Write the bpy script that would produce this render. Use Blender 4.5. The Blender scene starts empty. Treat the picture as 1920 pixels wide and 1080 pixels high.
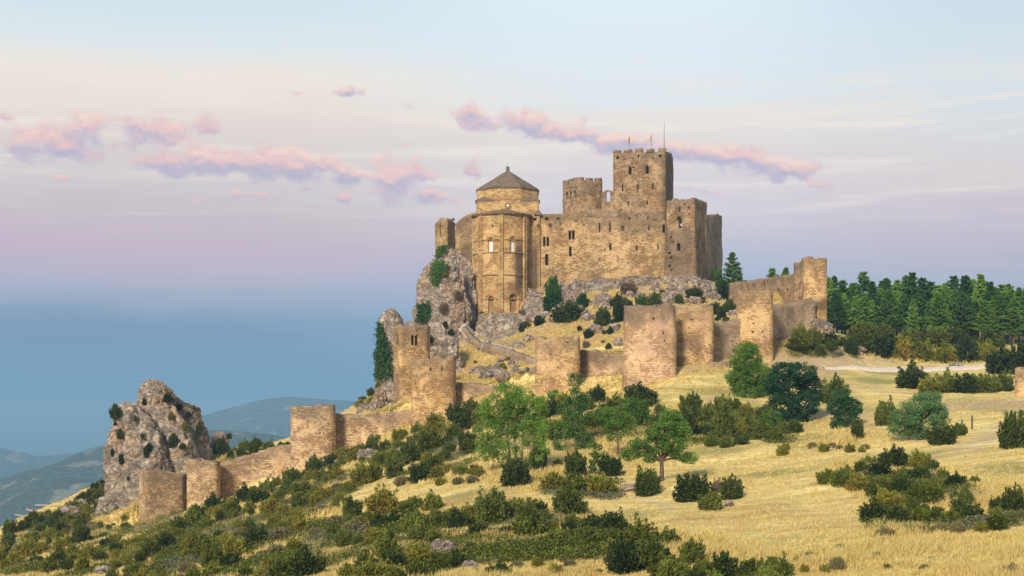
import bpy, bmesh, math, random
import numpy as np
from mathutils import Vector, noise, Matrix

# ------------------------------------------------------------------ camera, world, sun, exposure
SC = bpy.context.scene
COL = SC.collection
F, HX, HY = 2667.0, 960.0, 770.0          # focal length and horizon of the photograph (1920 px wide)

cam_d = bpy.data.cameras.new('camera')
cam = bpy.data.objects.new('camera', cam_d)
COL.objects.link(cam)
cam.location = (0, 0, 0)
cam.rotation_euler = (math.radians(90), 0, 0)
cam_d.sensor_width = 36.0
cam_d.lens = 36.0 * F / 1920.0
cam_d.shift_y = (HY - 540.0) / 1920.0
cam_d.clip_start = 0.5
cam_d.clip_end = 150000.0
SC.camera = cam

SUN_EL, SUN_AZ = math.radians(31), math.radians(-156)     # azimuth clockwise from +Y
SC.view_settings.view_transform = 'Standard'
SC.view_settings.look = 'None'
SC.view_settings.exposure = 0.0
SC.view_settings.gamma = 1.0

sun_d = bpy.data.lights.new('sun', 'SUN')
sun_d.energy = 4.8
sun_d.angle = math.radians(10)
sun_d.color = (1.0, 0.87, 0.68)
sun = bpy.data.objects.new('sun', sun_d)
COL.objects.link(sun)
sdir = Vector((math.sin(SUN_AZ) * math.cos(SUN_EL), math.cos(SUN_AZ) * math.cos(SUN_EL), math.sin(SUN_EL)))
sun.rotation_euler = sdir.to_track_quat('Z', 'Y').to_euler()
sun.location = sdir * 300


def s2l(c):
    return tuple(((v / 255.0) / 12.92 if v / 255.0 <= 0.04045 else ((v / 255.0 + 0.055) / 1.055) ** 2.4) for v in c) + (1.0,)


class NT:
    """small helper for building node trees"""
    def __init__(s, tree):
        s.t = tree; s.n = tree.nodes; s.l = tree.links

    def add(s, kind, **kw):
        nd = s.n.new(kind)
        for k, v in kw.items():
            setattr(nd, k, v)
        return nd

    def put(s, sock, v):
        if isinstance(v, bpy.types.NodeSocket):
            s.l.new(v, sock)
        elif v is not None:
            sock.default_value = v

    def math(s, op, a, b=None, c=None, clamp=False):
        nd = s.add('ShaderNodeMath', operation=op, use_clamp=clamp)
        s.put(nd.inputs[0], a)
        if b is not None: s.put(nd.inputs[1], b)
        if c is not None: s.put(nd.inputs[2], c)
        return nd.outputs[0]

    def vmath(s, op, a, b=None, out=0):
        nd = s.add('ShaderNodeVectorMath', operation=op)
        s.put(nd.inputs[0], a)
        if b is not None: s.put(nd.inputs[1], b)
        return nd.outputs[out]

    def maprange(s, v, a, b, c=0.0, d=1.0, smooth=True):
        nd = s.add('ShaderNodeMapRange', interpolation_type='SMOOTHSTEP' if smooth else 'LINEAR')
        s.put(nd.inputs[0], v)
        for i, x in enumerate((a, b, c, d)):
            nd.inputs[i + 1].default_value = x
        return nd.outputs[0]

    def mix(s, f, a, b, blend='MIX'):
        nd = s.add('ShaderNodeMix', data_type='RGBA', blend_type=blend)
        s.put(nd.inputs[0], f); s.put(nd.inputs[6], a); s.put(nd.inputs[7], b)
        return nd.outputs[2]

    def noise(s, vec, scale, detail=4.0, rough=0.55, dist=0.0):
        nd = s.add('ShaderNodeTexNoise')
        s.put(nd.inputs['Vector'], vec)
        nd.inputs['Scale'].default_value = scale
        nd.inputs['Detail'].default_value = detail
        nd.inputs['Roughness'].default_value = rough
        nd.inputs['Distortion'].default_value = dist
        return nd.outputs[0]

    def mapping(s, vec, loc=(0, 0, 0), rot=(0, 0, 0), scale=(1, 1, 1), kind='POINT'):
        nd = s.add('ShaderNodeMapping', vector_type=kind)
        s.put(nd.inputs[0], vec)
        nd.inputs['Location'].default_value = loc
        nd.inputs['Rotation'].default_value = rot
        nd.inputs['Scale'].default_value = scale
        return nd.outputs[0]

    def ramp(s, fac, stops, interp='LINEAR'):
        nd = s.add('ShaderNodeValToRGB')
        cr = nd.color_ramp; cr.interpolation = interp
        while len(cr.elements) > 1: cr.elements.remove(cr.elements[-1])
        cr.elements[0].position = stops[0][0]; cr.elements[0].color = stops[0][1]
        for p, c in stops[1:]:
            e = cr.elements.new(p); e.color = c
        s.put(nd.inputs[0], fac)
        return nd.outputs[0]


def build_world():
    w = bpy.data.worlds.new('World'); SC.world = w
    w.use_nodes = True
    T = NT(w.node_tree)
    for nd in list(T.n): T.n.remove(nd)
    out = T.add('ShaderNodeOutputWorld')
    tc = T.add('ShaderNodeTexCoord')
    sep = T.add('ShaderNodeSeparateXYZ'); T.put(sep.inputs[0], tc.outputs['Generated'])
    el = T.math('ARCSINE', sep.outputs[2])
    az = T.math('ARCTAN2', sep.outputs[0], sep.outputs[1])
    U = T.math('MULTIPLY', az, F / 100.0)
    V = T.math('MULTIPLY', el, F / 100.0)
    cb = T.add('ShaderNodeCombineXYZ'); T.put(cb.inputs[0], U); T.put(cb.inputs[1], V)
    P = cb.outputs[0]
    # soft horizontal cloud sheets bend the gradient
    n1 = T.noise(T.mapping(P, scale=(0.10, 0.45, 1)), 1.0, 6, 0.5, 0.3)
    n2 = T.noise(T.mapping(P, loc=(7, 3, 0), scale=(0.28, 1.6, 1)), 1.0, 6, 0.55, 0.4)
    wob = T.math('ADD', T.math('MULTIPLY', T.math('SUBTRACT', n1, 0.5), 1.1), T.math('MULTIPLY', T.math('SUBTRACT', n2, 0.5), 0.35))
    t = T.math('DIVIDE', T.math('ADD', V, wob), 8.0, clamp=True)

    def st(lst):
        # each stop: picture row, colour
        r = []
        for y, c in lst:
            r.append((min(1, max(0, math.atan((HY - y) / F) * F / 800.0)), s2l(c)))
        return sorted(r, key=lambda q: q[0])
    left = T.ramp(t, st([(770, (80, 130, 178)), (700, (98, 145, 184)), (620, (118, 148, 182)), (575, (150, 166, 190)),
                         (530, (180, 174, 196)), (480, (195, 175, 193)), (430, (199, 183, 190)), (370, (206, 197, 199)),
                         (290, (218, 207, 203)), (220, (232, 219, 208)), (150, (238, 228, 215)), (105, (222, 229, 230)),
                         (0, (206, 224, 232))]))
    right = T.ramp(t, st([(770, (120, 150, 190)), (600, (150, 163, 190)), (520, (180, 176, 194)), (470, (192, 180, 196)),
                          (420, (202, 190, 200)), (370, (217, 203, 203)), (290, (216, 213, 212)), (200, (214, 222, 225)),
                          (60, (205, 220, 228)), (0, (196, 214, 224))]))
    mid = T.ramp(t, st([(770, (110, 150, 190)), (560, (150, 172, 202)), (480, (184, 184, 204)), (430, (204, 196, 206)),
                        (350, (214, 206, 212)), (290, (226, 215, 212)), (230, (230, 222, 216)), (190, (224, 229, 231)),
                        (60, (222, 233, 240)), (0, (224, 236, 242))]))
    fl = T.maprange(U, -4.5, 2.0)
    fr = T.maprange(U, 3.0, 9.0)
    sky = T.mix(fr, T.mix(fl, left, mid), right)
    # darker blue bank over the horizon on the left
    bank = T.math('MULTIPLY', T.maprange(T.math('ABSOLUTE', T.math('SUBTRACT', V, 1.55)), 0.0, 1.1, 1, 0),
                  T.maprange(T.math('ADD', T.math('MULTIPLY', n1, 0.6), T.math('MULTIPLY', n2, 0.4)), 0.44, 0.58))
    sky = T.mix(T.math('MULTIPLY', bank, T.maprange(U, 1.5, -1.0, 0, 0.55)), sky, s2l((98, 131, 170)))
    # faint bright wisps
    wn = T.noise(T.mapping(P, loc=(3, 9, 0), rot=(0, 0, 0.06), scale=(0.22, 2.2, 1)), 1.0, 8, 0.6, 0.6)
    wis = T.math('MULTIPLY', T.maprange(wn, 0.46, 0.68), T.maprange(T.math('ABSOLUTE', T.math('SUBTRACT', V, 4.9)), 0.2, 2.0, 1, 0))
    sky = T.mix(T.math('MULTIPLY', wis, 0.8), sky, s2l((240, 228, 216)))
    # blue-grey faint streaks low right
    sn = T.noise(T.mapping(P, loc=(13, 1, 0), scale=(0.35, 2.6, 1)), 1.0, 6, 0.55, 0.5)
    sm = T.math('MULTIPLY', T.maprange(sn, 0.56, 0.72), T.maprange(T.math('ABSOLUTE', T.math('SUBTRACT', V, 2.6)), 0.1, 1.2, 1, 0))
    sky = T.mix(T.math('MULTIPLY', sm, T.maprange(U, 2.0, 5.0, 0, 0.45)), sky, s2l((158, 166, 190)))
    # cumulus: ellipses broken up by noise
    cl = [(112, 262, 112, 40, 2, 1.0), (60, 278, 60, 24, 0, .8), (180, 236, 50, 34, 0, .8), (290, 245, 82, 40, -3, .9),
          (240, 225, 45, 22, 0, .7), (392, 240, 34, 26, -20, .75), (470, 302, 190, 40, -3, 1.0), (330, 305, 80, 28, 0, .9),
          (590, 312, 90, 30, 0, .9), (735, 340, 75, 56, 20, .9), (665, 330, 50, 24, 0, .8), (812, 372, 50, 20, -4, .85),
          (890, 322, 26, 24, 0, .7), (655, 176, 52, 12, 0, .62), (560, 174, 30, 8, 0, .5), (790, 204, 40, 12, -20, .5),
          (885, 215, 50, 28, -12, .85), (1010, 236, 120, 32, -11, 1.0), (1130, 262, 90, 26, -9, 1.0), (1195, 266, 50, 26, 0, .9),
          (1290, 288, 90, 26, -9, 1.0), (1400, 304, 95, 28, -10, 1.0), (1475, 318, 62, 32, -6, .9), (6, 224, 32, 12, 0, .8),
          (1330, 362, 60, 10, -8, .5), (370, 372, 90, 14, 0, .35), (460, 368, 60, 12, 0, .45), (130, 326, 36, 12, 0, .42),
          (200, 325, 40, 12, 0, .45), (1545, 350, 50, 24, 0, .4), (630, 372, 40, 12, 0, .6), (575, 355, 25, 8, 0, .55)]
    tot = None; low = None
    pn = T.noise(P, 1.1, 4, 0.6)
    pn2 = T.noise(T.mapping(P, loc=(5, 5, 5)), 1.1, 4, 0.6)
    off = T.add('ShaderNodeCombineXYZ')
    T.put(off.inputs[0], T.math('MULTIPLY', T.math('SUBTRACT', pn, 0.5), 0.5))
    T.put(off.inputs[1], T.math('MULTIPLY', T.math('SUBTRACT', pn2, 0.5), 0.3))
    PD = T.vmath('ADD', P, off.outputs[0])
    for (px, py, rx, ry, rot, sgn) in cl:
        a = math.atan((px - HX) / F); e = math.atan((HY - py) / F * math.cos(a))
        m = T.mapping(PD, loc=(a * F / 100, e * F / 100, 0), rot=(0, 0, math.radians(rot)), scale=(rx / 100 * 1.35, ry / 100 * 1.25, 1), kind='TEXTURE')
        ln = T.vmath('LENGTH', m, out=1)
        k = T.maprange(ln, 0.0, 1.0, sgn, 0.0, smooth=False)
        tot = k if tot is None else T.math('MAXIMUM', tot, k)
        sp = T.add('ShaderNodeSeparateXYZ'); T.put(sp.inputs[0], m)
        ly = T.math('MULTIPLY', k, sp.outputs[1])
        low = ly if low is None else T.math('ADD', low, ly)
    cn = T.noise(T.mapping(P, scale=(0.85, 1.30, 1)), 2.0, 9, 0.60, 0.2)
    cnu = T.noise(T.mapping(P, loc=(0.0, 0.14, 0), scale=(0.85, 1.30, 1)), 2.0, 9, 0.60, 0.2)
    dens = T.maprange(T.math('ADD', T.math('MULTIPLY', tot, 0.95), T.math('MULTIPLY', T.math('SUBTRACT', cn, 0.5), 1.9)), 0.18, 0.60)
    dens = T.math('MULTIPLY', dens, T.maprange(tot, 0.02, 0.18))
    shade = T.math('ADD', T.math('MULTIPLY', T.math('SUBTRACT', cn, cnu), 1.7), T.math('MULTIPLY', low, 1.15))
    shade = T.maprange(shade, -0.50, 0.50)
    ccol = T.ramp(shade, [(0.0, s2l((172, 170, 196))), (0.32, s2l((196, 176, 194))), (0.58, s2l((222, 186, 190))),
                          (0.85, s2l((236, 196, 190))), (1.0, s2l((243, 212, 198)))])
    sky = T.mix(T.math('MULTIPLY', dens, 0.82), sky, ccol)
    # the sky overhead and behind the viewer is a deeper blue than the bright western part
    away = T.math('MAXIMUM', T.maprange(T.math('ABSOLUTE', az), 0.55, 1.6), T.maprange(el, 0.33, 0.9))
    sky = T.mix(away, sky, (0.30, 0.345, 0.42, 1))
    bg = T.add('ShaderNodeBackground'); T.put(bg.inputs[0], sky); bg.inputs[1].default_value = 1.13
    ni = T.add('ShaderNodeTexSky', sky_type='NISHITA', sun_disc=False)
    ni.sun_elevation = SUN_EL; ni.sun_rotation = SUN_AZ
    bg2 = T.add('ShaderNodeBackground'); T.put(bg2.inputs[0], ni.outputs[0]); bg2.inputs[1].default_value = 0.1
    mx = T.add('ShaderNodeMixShader'); mx.inputs[0].default_value = 0.10
    T.l.new(bg.outputs[0], mx.inputs[1]); T.l.new(bg2.outputs[0], mx.inputs[2])
    T.l.new(mx.outputs[0], out.inputs[0])


build_world()

# ------------------------------------------------------------------ helpers
RNG = np.random.default_rng(7)
random.seed(7)


def P(px, py, D):
    return Vector(((px - HX) / F * D, D, (HY - py) / F * D))


def XY(px, D):
    return ((px - HX) / F * D, D)


def zat(py, D):
    return (HY - py) / F * D


def tag(o, label=None, cat=None, group=None, kind=None):
    if label: o['label'] = label
    if cat: o['category'] = cat
    if group: o['group'] = group
    if kind: o['kind'] = kind
    return o


def empty(name, loc, label, cat, group=None, rz=0.0):
    o = bpy.data.objects.new(name, None)
    COL.objects.link(o)
    o.empty_display_size = 0.5
    o.location = loc; o.rotation_euler = (0, 0, rz)
    return tag(o, label, cat, group)


def mesh_np(name, V, Fc, mat=None, parent=None, loc=None, smooth=False, uvs=None, attrs=None, mats=None, midx=None):
    """V (n,3) world coordinates, Fc (m,k) faces or list; stored relative to parent / loc"""
    V = np.asarray(V, dtype=np.float64).reshape(-1, 3)
    if parent is not None:
        base = np.array(parent.location); inv = None
    elif loc is not None:
        base = np.array(loc)
    else:
        base = np.zeros(3)
    me = bpy.data.meshes.new(name)
    Vl = V - base
    if isinstance(Fc, np.ndarray):
        k = Fc.shape[1]; m = Fc.shape[0]
        me.vertices.add(len(Vl)); me.vertices.foreach_set('co', Vl.astype(np.float32).ravel())
        me.loops.add(m * k); me.loops.foreach_set('vertex_index', Fc.astype(np.int32).ravel())
        me.polygons.add(m)
        me.polygons.foreach_set('loop_start', np.arange(0, m * k, k, dtype=np.int32))
        me.polygons.foreach_set('loop_total', np.full(m, k, dtype=np.int32))
        me.update(calc_edges=True)
    else:
        me.from_pydata([tuple(v) for v in Vl], [], Fc)
        me.update()
    if uvs:
        for nm, arr in uvs.items():
            ul = me.uv_layers.new(name=nm)
            ul.data.foreach_set('uv', np.asarray(arr, dtype=np.float32).ravel())
    if attrs:
        for nm, arr in attrs.items():
            a = me.attributes.new(nm, 'FLOAT', 'POINT')
            a.data.foreach_set('value', np.asarray(arr, dtype=np.float32).ravel())
    if smooth:
        me.polygons.foreach_set('use_smooth', np.ones(len(me.polygons), dtype=bool))
    for m_ in (mats or ([mat] if mat else [])):
        me.materials.append(m_)
    if midx is not None:
        me.polygons.foreach_set('material_index', np.asarray(midx, dtype=np.int32))
    o = bpy.data.objects.new(name, me)
    COL.objects.link(o)
    if parent is not None:
        o.parent = parent
    elif loc is not None:
        o.location = loc
    return o


def copy_obj(o, parent=None):
    c = o.copy(); COL.objects.link(c)
    if parent is not None: c.parent = parent
    return c


# ------------------------------------------------------------------ terrain height
CT = """
0 1080 126;150 1080 118;300 1080 108;450 1080 97;600 1080 87;750 1080 80;900 1080 75;1050 1080 71;1240 1080 68;1450 1080 64;1700 1080 60;1920 1080 58;2200 1080 56
0 1000 200;-200 1075 200;100 950 214;195 905 226;300 1000 140;450 1000 122;600 1000 110;800 1000 98;1000 1000 91;1240 1000 86;1450 1000 81;1700 1000 76;1920 1000 72;2250 1000 68
150 1000 180;60 1040 160;100 1060 140;450 950 160;600 950 130;800 950 113;1000 950 104;1240 950 100;1450 950 96;1700 950 90;1920 950 85
600 905 160;750 900 142;900 900 122;1060 900 117;1240 900 116;1450 900 110;1700 900 102;1920 900 96
700 860 165;820 855 153;940 855 137;1100 850 134;1240 850 132;1450 850 127;1700 850 119;1920 850 110;2250 870 100
850 810 166;1000 800 152;1240 800 146;1450 800 144;1600 800 138;1800 800 131;1920 800 127
1050 770 160;1240 760 157;1420 755 157;1600 750 160;1750 750 156;1920 750 152;1300 725 165;1450 710 172;1600 715 180;1750 715 176;1920 715 172;2200 740 150
1400 680 180;1540 692 184;1620 691 187;1700 690 190;1850 690 190;1600 665 212;1750 668 216;1900 672 212;2200 690 200
265 997 190;345 962 189;410 943 190;470 920 190;545 892 190;630 857 190;700 828 189;780 800 186;855 775 183;930 745 181;1003 738 177;1085 742 172;1130 738 171;1050 752 170;1185 736 168;1240 725 163;1130 660 181;1185 727 171;1268 704 169;1340 686 173;1450 665 184;1520 635 191;1556 632 198
470 838 232;400 845 228;340 862 222;300 900 215;545 825 225;600 800 215;660 778 218;690 745 232;730 770 222;230 940 214
905 718 192;960 708 196;905 702 203;866 655 226;893 674 221.5;930 686 216;960 694 211;1000 702 205;880 632 232.5;915 648 227;950 659 221;990 671 215.5;1000 655 229;940 640 232;1100 612 222;1000 612 240;1060 562 250;1150 582 236;1150 545 252;1200 562 240;1009 548 262;1080 548 262;1150 536 262;1247 530 262;1310 540 262;985 620 250;1030 600 252;960 640 244;1350 556 250;1360 600 226;1400 590 215;1480 562 206;1355 520 272;1130 652 184;1300 600 205
1530 640 203;1600 642 236;1560 630 206;1700 634 250;1800 632 256;1900 636 262;1600 640 215;1750 646 230;1900 652 240;2200 670 240
"""


WLINE = [(261, 193.5), (345, 194), (410, 193), (548, 193), (630, 192.5), (783, 190), (812, 190.5), (851, 189), (1006, 184.3), (1045, 180.5), (1085, 180.8), (1187, 177.2),
         (1220, 174), (1270, 174.5), (1300, 178), (1338, 180), (1392, 183), (1415, 185), (1447, 188), (1512, 193.5), (1530, 196)]
WX = [(a_ - HX) / F * d_ for a_, d_ in WLINE]; WY = [d_ for a_, d_ in WLINE]


def wall_y(x): return np.interp(x, WX, WY) + 0.9


def build_rbf(inside):
    pts = []
    for tok in CT.replace('\n', ';').split(';'):
        tok = tok.split()
        if len(tok) == 3:
            a, b, c = map(float, tok)
            v = P(a, b, c)
            if 262 < a < 1535 and (v.y > wall_y(v.x) - 0.5) != inside: continue
            pts.append((v.x, v.y, v.z))
    # under and beside the viewer, behind the hill, beyond the cliff on the left
    pts += [(0, 0, -1.9), (-12, 0, -2.2), (14, 0, -2.0), (0, 15, -2.9), (0, 30, -4.8), (-20, 30, -6), (20, 30, -4.5), (0, 48, -7.2),
            (30, 45, -6.0), (-30, 45, -8.5), (-60, 40, -12), (60, 40, -5), (-70, 90, -15.5), (-95, 130, -22), (0, -30, -2.5),
            (-60, -30, -8), (60, -30, -2), (120, 40, -2), (130, 100, 2), (140, 180, 12), (150, 260, 17), (150, 400, 31), (60, 400, 22), (100, 400, 28), (80, 350, 22),
            (60, 320, 16.5), (100, 320, 21), (100, 285, 16.5), (130, 330, 23), (75, 300, 17.5), (20, 300, 22), (45, 300, 20), (0, 300, 22), (-8, 295, 16), (0, 400, 0),
            (-25, 260, -4), (-25, 300, -25), (-60, 250, -18), (-60, 300, -45), (-100, 250, -42), (-100, 300, -65), (-150, 200, -60),
            (-150, 300, -90), (-130, 150, -42), (-60, 400, -80), (-150, 400, -120), (-100, 60, -20), (-150, 60, -40), (-150, -30, -30),
            (-40, 248, -9), (-78, 238, -24), (-14, 262, 2), (-3, 285, 22), (12, 285, 26), (30, 280, 26), (15, 272, 25.5), (36, 275, 21), (44, 262, 18.5), (49, 275, 17), (56, 290, 15), (42, 290, 18), (38, 266, 20)]
    if not inside: pts = [p for p in pts if not (WX[0] < p[0] < WX[-1] and wall_y(p[0]) < p[1] < 290)]
    pts = np.array(pts)
    n = len(pts)
    sc = 50.0
    X = pts[:, :2] / sc

    def k(r2):
        return 0.5 * r2 * np.log(r2 + 1e-12)
    d2 = ((X[:, None] - X[None]) ** 2).sum(-1)
    A = np.zeros((n + 3, n + 3))
    A[:n, :n] = k(d2) + np.eye(n) * 0.0008
    A[:n, n] = 1; A[:n, n + 1:] = X
    A[n, :n] = 1; A[n + 1:, :n] = X.T
    b = np.zeros(n + 3); b[:n] = pts[:, 2]
    w = np.linalg.solve(A, b)

    def ev(x, y):
        q = np.stack([np.asarray(x, float).ravel() / sc, np.asarray(y, float).ravel() / sc], -1)
        res = np.empty(len(q))
        for i in range(0, len(q), 20000):
            c = q[i:i + 20000]
            dd = ((c[:, None] - X[None]) ** 2).sum(-1)
            res[i:i + 20000] = k(dd) @ w[:n] + w[n] + c @ w[n + 1:]
        return res.reshape(np.shape(x))
    return ev


RBF_IN, RBF_OUT = build_rbf(True), build_rbf(False)
GX = np.arange(-160, 161, 1.0); GY = np.arange(-30, 401, 1.0)
_gx, _gy = np.meshgrid(GX, GY, indexing='ij')
GZI = RBF_IN(_gx, _gy); GZO = RBF_OUT(_gx, _gy)


def vnoise(x, y, s, seed=0):
    """cheap value noise, vectorised"""
    xs = np.asarray(x) / s + 1000.37 + seed * 17.1; ys = np.asarray(y) / s + 1000.71 + seed * 31.7
    xi = np.floor(xs).astype(np.int64); yi = np.floor(ys).astype(np.int64)
    fx = xs - xi; fy = ys - yi
    fx = fx * fx * (3 - 2 * fx); fy = fy * fy * (3 - 2 * fy)

    def h(a, b):
        v = (a * 374761393 + b * 668265263 + seed * 1442695) & 0xFFFFFFFF
        v = ((v ^ (v >> 13)) * 1274126177) & 0xFFFFFFFF
        return ((v ^ (v >> 16)) & 0xFFFF) / 65535.0
    return (h(xi, yi) * (1 - fx) * (1 - fy) + h(xi + 1, yi) * fx * (1 - fy) + h(xi, yi + 1) * (1 - fx) * fy + h(xi + 1, yi + 1) * fx * fy) - 0.5


def H(x, y):
    x = np.asarray(x, float); y = np.asarray(y, float)
    cx = np.clip(x, -159.5, 159.5); cy = np.clip(y, -29.5, 399.5)
    fx = cx + 160; fy = cy + 30
    ix = np.floor(fx).astype(int); iy = np.floor(fy).astype(int)
    tx = fx - ix; ty = fy - iy
    def bl(G): return (G[ix, iy] * (1 - tx) * (1 - ty) + G[ix + 1, iy] * tx * (1 - ty) + G[ix, iy + 1] * (1 - tx) * ty + G[ix + 1, iy + 1] * tx * ty)
    # the curtain wall retains the ground behind it; at its two ends both levels merge
    sd = cy - wall_y(cx)
    ww = 0.7 + np.clip(np.maximum(WX[0] - cx, cx - WX[-1]), 0, 12) * 1.5
    t = np.clip(sd / ww + 0.5, 0, 1); t = t * t * (3 - 2 * t)
    z = bl(GZI) * t + bl(GZO) * (1 - t)
    z = z + vnoise(x, y, 9.0, 1) * 0.7 + vnoise(x, y, 3.1, 2) * 0.28 + vnoise(x, y, 1.2, 3) * 0.10
    return z


def Hs(x, y):
    return float(H(np.array([x]), np.array([y]))[0])


TD = np.arange(45, 330, 0.5)


def ground_hit(px, py, dmin=45.0):
    """where the sight line of picture point (px,py) meets the ground (arrays)"""
    px = np.atleast_1d(np.asarray(px, float)); py = np.atleast_1d(np.asarray(py, float))
    D = TD[TD >= dmin]
    res = np.full(len(px), np.nan)
    for i in range(0, len(px), 4000):
        a = (px[i:i + 4000, None] - HX) / F * D[None]
        h = H(a, np.broadcast_to(D, a.shape))
        ray = (HY - py[i:i + 4000, None]) / F * D[None]
        below = ray <= h
        idx = below.argmax(1)
        res[i:i + 4000] = np.where(below.any(1), D[idx], np.nan)
    return res


def gp(px, py, dmin=45.0):
    D = float(ground_hit([px], [py], dmin)[0])
    if D != D: D = 250.0
    x, y = XY(px, D)
    return Vector((x, y, Hs(x, y)))
# ------------------------------------------------------------------ materials
def new_mat(name):
    m = bpy.data.materials.new(name); m.use_nodes = True
    T = NT(m.node_tree)
    b = T.n['Principled BSDF']
    b.inputs['Roughness'].default_value = 0.9
    b.inputs['Specular IOR Level'].default_value = 0.15
    return m, T, b


def bump(T, b, h, strength=0.5, dist=0.1):
    nd = T.add('ShaderNodeBump')
    nd.inputs['Strength'].default_value = strength
    nd.inputs['Distance'].default_value = dist
    T.put(nd.inputs['Height'], h)
    T.l.new(nd.outputs[0], b.inputs['Normal'])


def stone_mat(name, light=(0.739, 0.515, 0.256), dark=(0.27, 0.165, 0.075), pink=0.25, grey=0.5, pale=0.2, bw=0.42, bh=0.21, shift=0.0, topgrey=0.6):
    m, T, b = new_mat(name)
    uv = T.add('ShaderNodeUVMap', uv_map='UVMap').outputs[0]
    ed = T.add('ShaderNodeUVMap', uv_map='Edge').outputs[0]
    stn = T.add('ShaderNodeUVMap', uv_map='StainShade').outputs[0]
    e = T.add('ShaderNodeSeparateXYZ'); T.put(e.inputs[0], ed)
    s = T.add('ShaderNodeSeparateXYZ'); T.put(s.inputs[0], stn)
    geo = T.add('ShaderNodeNewGeometry')
    pos = T.mapping(geo.outputs['Position'], loc=(shift, shift * 1.7, 0))
    wn = T.add('ShaderNodeTexNoise'); T.put(wn.inputs['Vector'], pos); wn.inputs['Scale'].default_value = 0.9
    wv = T.vmath('SCALE', T.vmath('SUBTRACT', wn.outputs[1], (0.5, 0.5, 0.5))); wv.node.inputs[3].default_value = 0.34
    uvd = T.vmath('ADD', uv, wv)
    br = T.add('ShaderNodeTexBrick'); T.put(br.inputs['Vector'], uvd)
    br.offset = 0.5; br.inputs['Scale'].default_value = 1.0
    br.inputs['Brick Width'].default_value = bw; br.inputs['Row Height'].default_value = bh
    br.inputs['Mortar Size'].default_value = 0.035; br.inputs['Mortar Smooth'].default_value = 0.4
    br.inputs['Bias'].default_value = -0.1
    br.inputs['Color1'].default_value = (0.0, 0, 0, 1); br.inputs['Color2'].default_value = (1, 1, 1, 1); br.inputs['Mortar'].default_value = (0.25, .25, .25, 1)
    brv = br.outputs[0]
    big = T.noise(pos, 0.16, 5, 0.6)
    med = T.noise(pos, 0.75, 6, 0.65)
    fine = T.noise(pos, 4.2, 4, 0.7)
    blo = T.noise(T.mapping(pos, loc=(5, 8, 2), scale=(1, 1, 1.3)), 0.42, 5, 0.62, 0.6)
    crs = T.noise(T.mapping(uvd, scale=(0.5, 3.1, 1), loc=(shift, 0, 0)), 1.0, 3, 0.6)
    f = T.math('ADD', T.math('MULTIPLY', med, 0.9), T.math('MULTIPLY', big, 0.7))
    f = T.math('ADD', f, T.math('MULTIPLY', T.math('SUBTRACT', brv, 0.5), 0.36))
    f = T.math('ADD', f, T.math('MULTIPLY', T.math('SUBTRACT', crs, 0.5), 0.35))
    f = T.math('ADD', f, T.math('MULTIPLY', T.math('SUBTRACT', fine, 0.5), 0.95))
    f = T.math('ADD', f, T.math('MULTIPLY', T.math('SUBTRACT', blo, 0.5), 1.3))
    f = T.maprange(f, 0.50, 1.03)
    col = T.mix(f, dark + (1,), light + (1,))
    pn = T.noise(T.mapping(pos, loc=(31, 5, 9)), 0.22, 4, 0.6)
    col = T.mix(T.math('MULTIPLY', T.maprange(pn, 0.5, 0.66), pink), col, (0.62, 0.39, 0.28, 1))
    on = T.noise(T.mapping(pos, loc=(3, 55, 9)), 0.3, 4, 0.6)
    col = T.mix(T.math('MULTIPLY', T.maprange(on, 0.52, 0.7), 0.4), col, (0.52, 0.27, 0.095, 1))
    # pale single stones
    ps = T.math('MULTIPLY', T.maprange(T.noise(T.mapping(uvd, scale=(1.5, 3, 1)), 1.7, 2, 0.5), 0.60, 0.72), pale)
    col = T.mix(ps, col, (0.62, 0.48, 0.30, 1))
    # grey lichen towards the crest and down the streaks
    gn = T.noise(T.mapping(pos, loc=(9, 9, 1)), 0.5, 6, 0.65)
    tw = T.maprange(T.math('ADD', e.outputs[0], T.math('MULTIPLY', T.math('SUBTRACT', gn, 0.5), -5.0)), 0.3, 3.0, 1, 0)
    streak = T.noise(T.mapping(uv, scale=(0.9, 0.07, 1), loc=(shift, 0, 0)), 1.0, 5, 0.6)
    gf = T.math('ADD', T.math('MULTIPLY', tw, topgrey * 0.8), T.math('MULTIPLY', T.maprange(T.math('ADD', T.math('MULTIPLY', streak, 0.6), T.math('MULTIPLY', gn, 0.4)), 0.5, 0.66), grey * 0.75), clamp=True)
    col = T.mix(gf, col, T.mix(fine, (0.11, 0.085, 0.065, 1), (0.29, 0.225, 0.17, 1)))
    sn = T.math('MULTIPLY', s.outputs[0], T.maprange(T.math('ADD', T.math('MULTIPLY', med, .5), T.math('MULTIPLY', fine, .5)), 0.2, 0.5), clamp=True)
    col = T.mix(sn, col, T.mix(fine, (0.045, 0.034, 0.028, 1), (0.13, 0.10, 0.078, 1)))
    pf = T.math('MULTIPLY', s.outputs[1], T.maprange(T.math('ADD', T.math('MULTIPLY', med, .55), T.math('MULTIPLY', brv, .25)), 0.30, 0.55), clamp=True)
    col = T.mix(pf, col, T.mix(brv, (0.70, 0.47, 0.22, 1), (0.90, 0.72, 0.48, 1)))
    # joints and putlog holes
    col = T.mix(T.math('MULTIPLY', T.math('MULTIPLY', br.outputs[1], T.maprange(med, 0.4, 0.6)), 0.30), col, (0.16, 0.105, 0.06, 1))
    vo = T.add('ShaderNodeTexVoronoi'); T.put(vo.inputs['Vector'], T.mapping(uv, scale=(0.5, 0.55, 1), loc=(shift, 0, 0))); vo.inputs['Scale'].default_value = 1.0
    hole = T.maprange(vo.outputs[0], 0.045, 0.075, 1, 0)
    col = T.mix(T.math('MULTIPLY', hole, 0.8), col, (0.05, 0.035, 0.025, 1))
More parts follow.
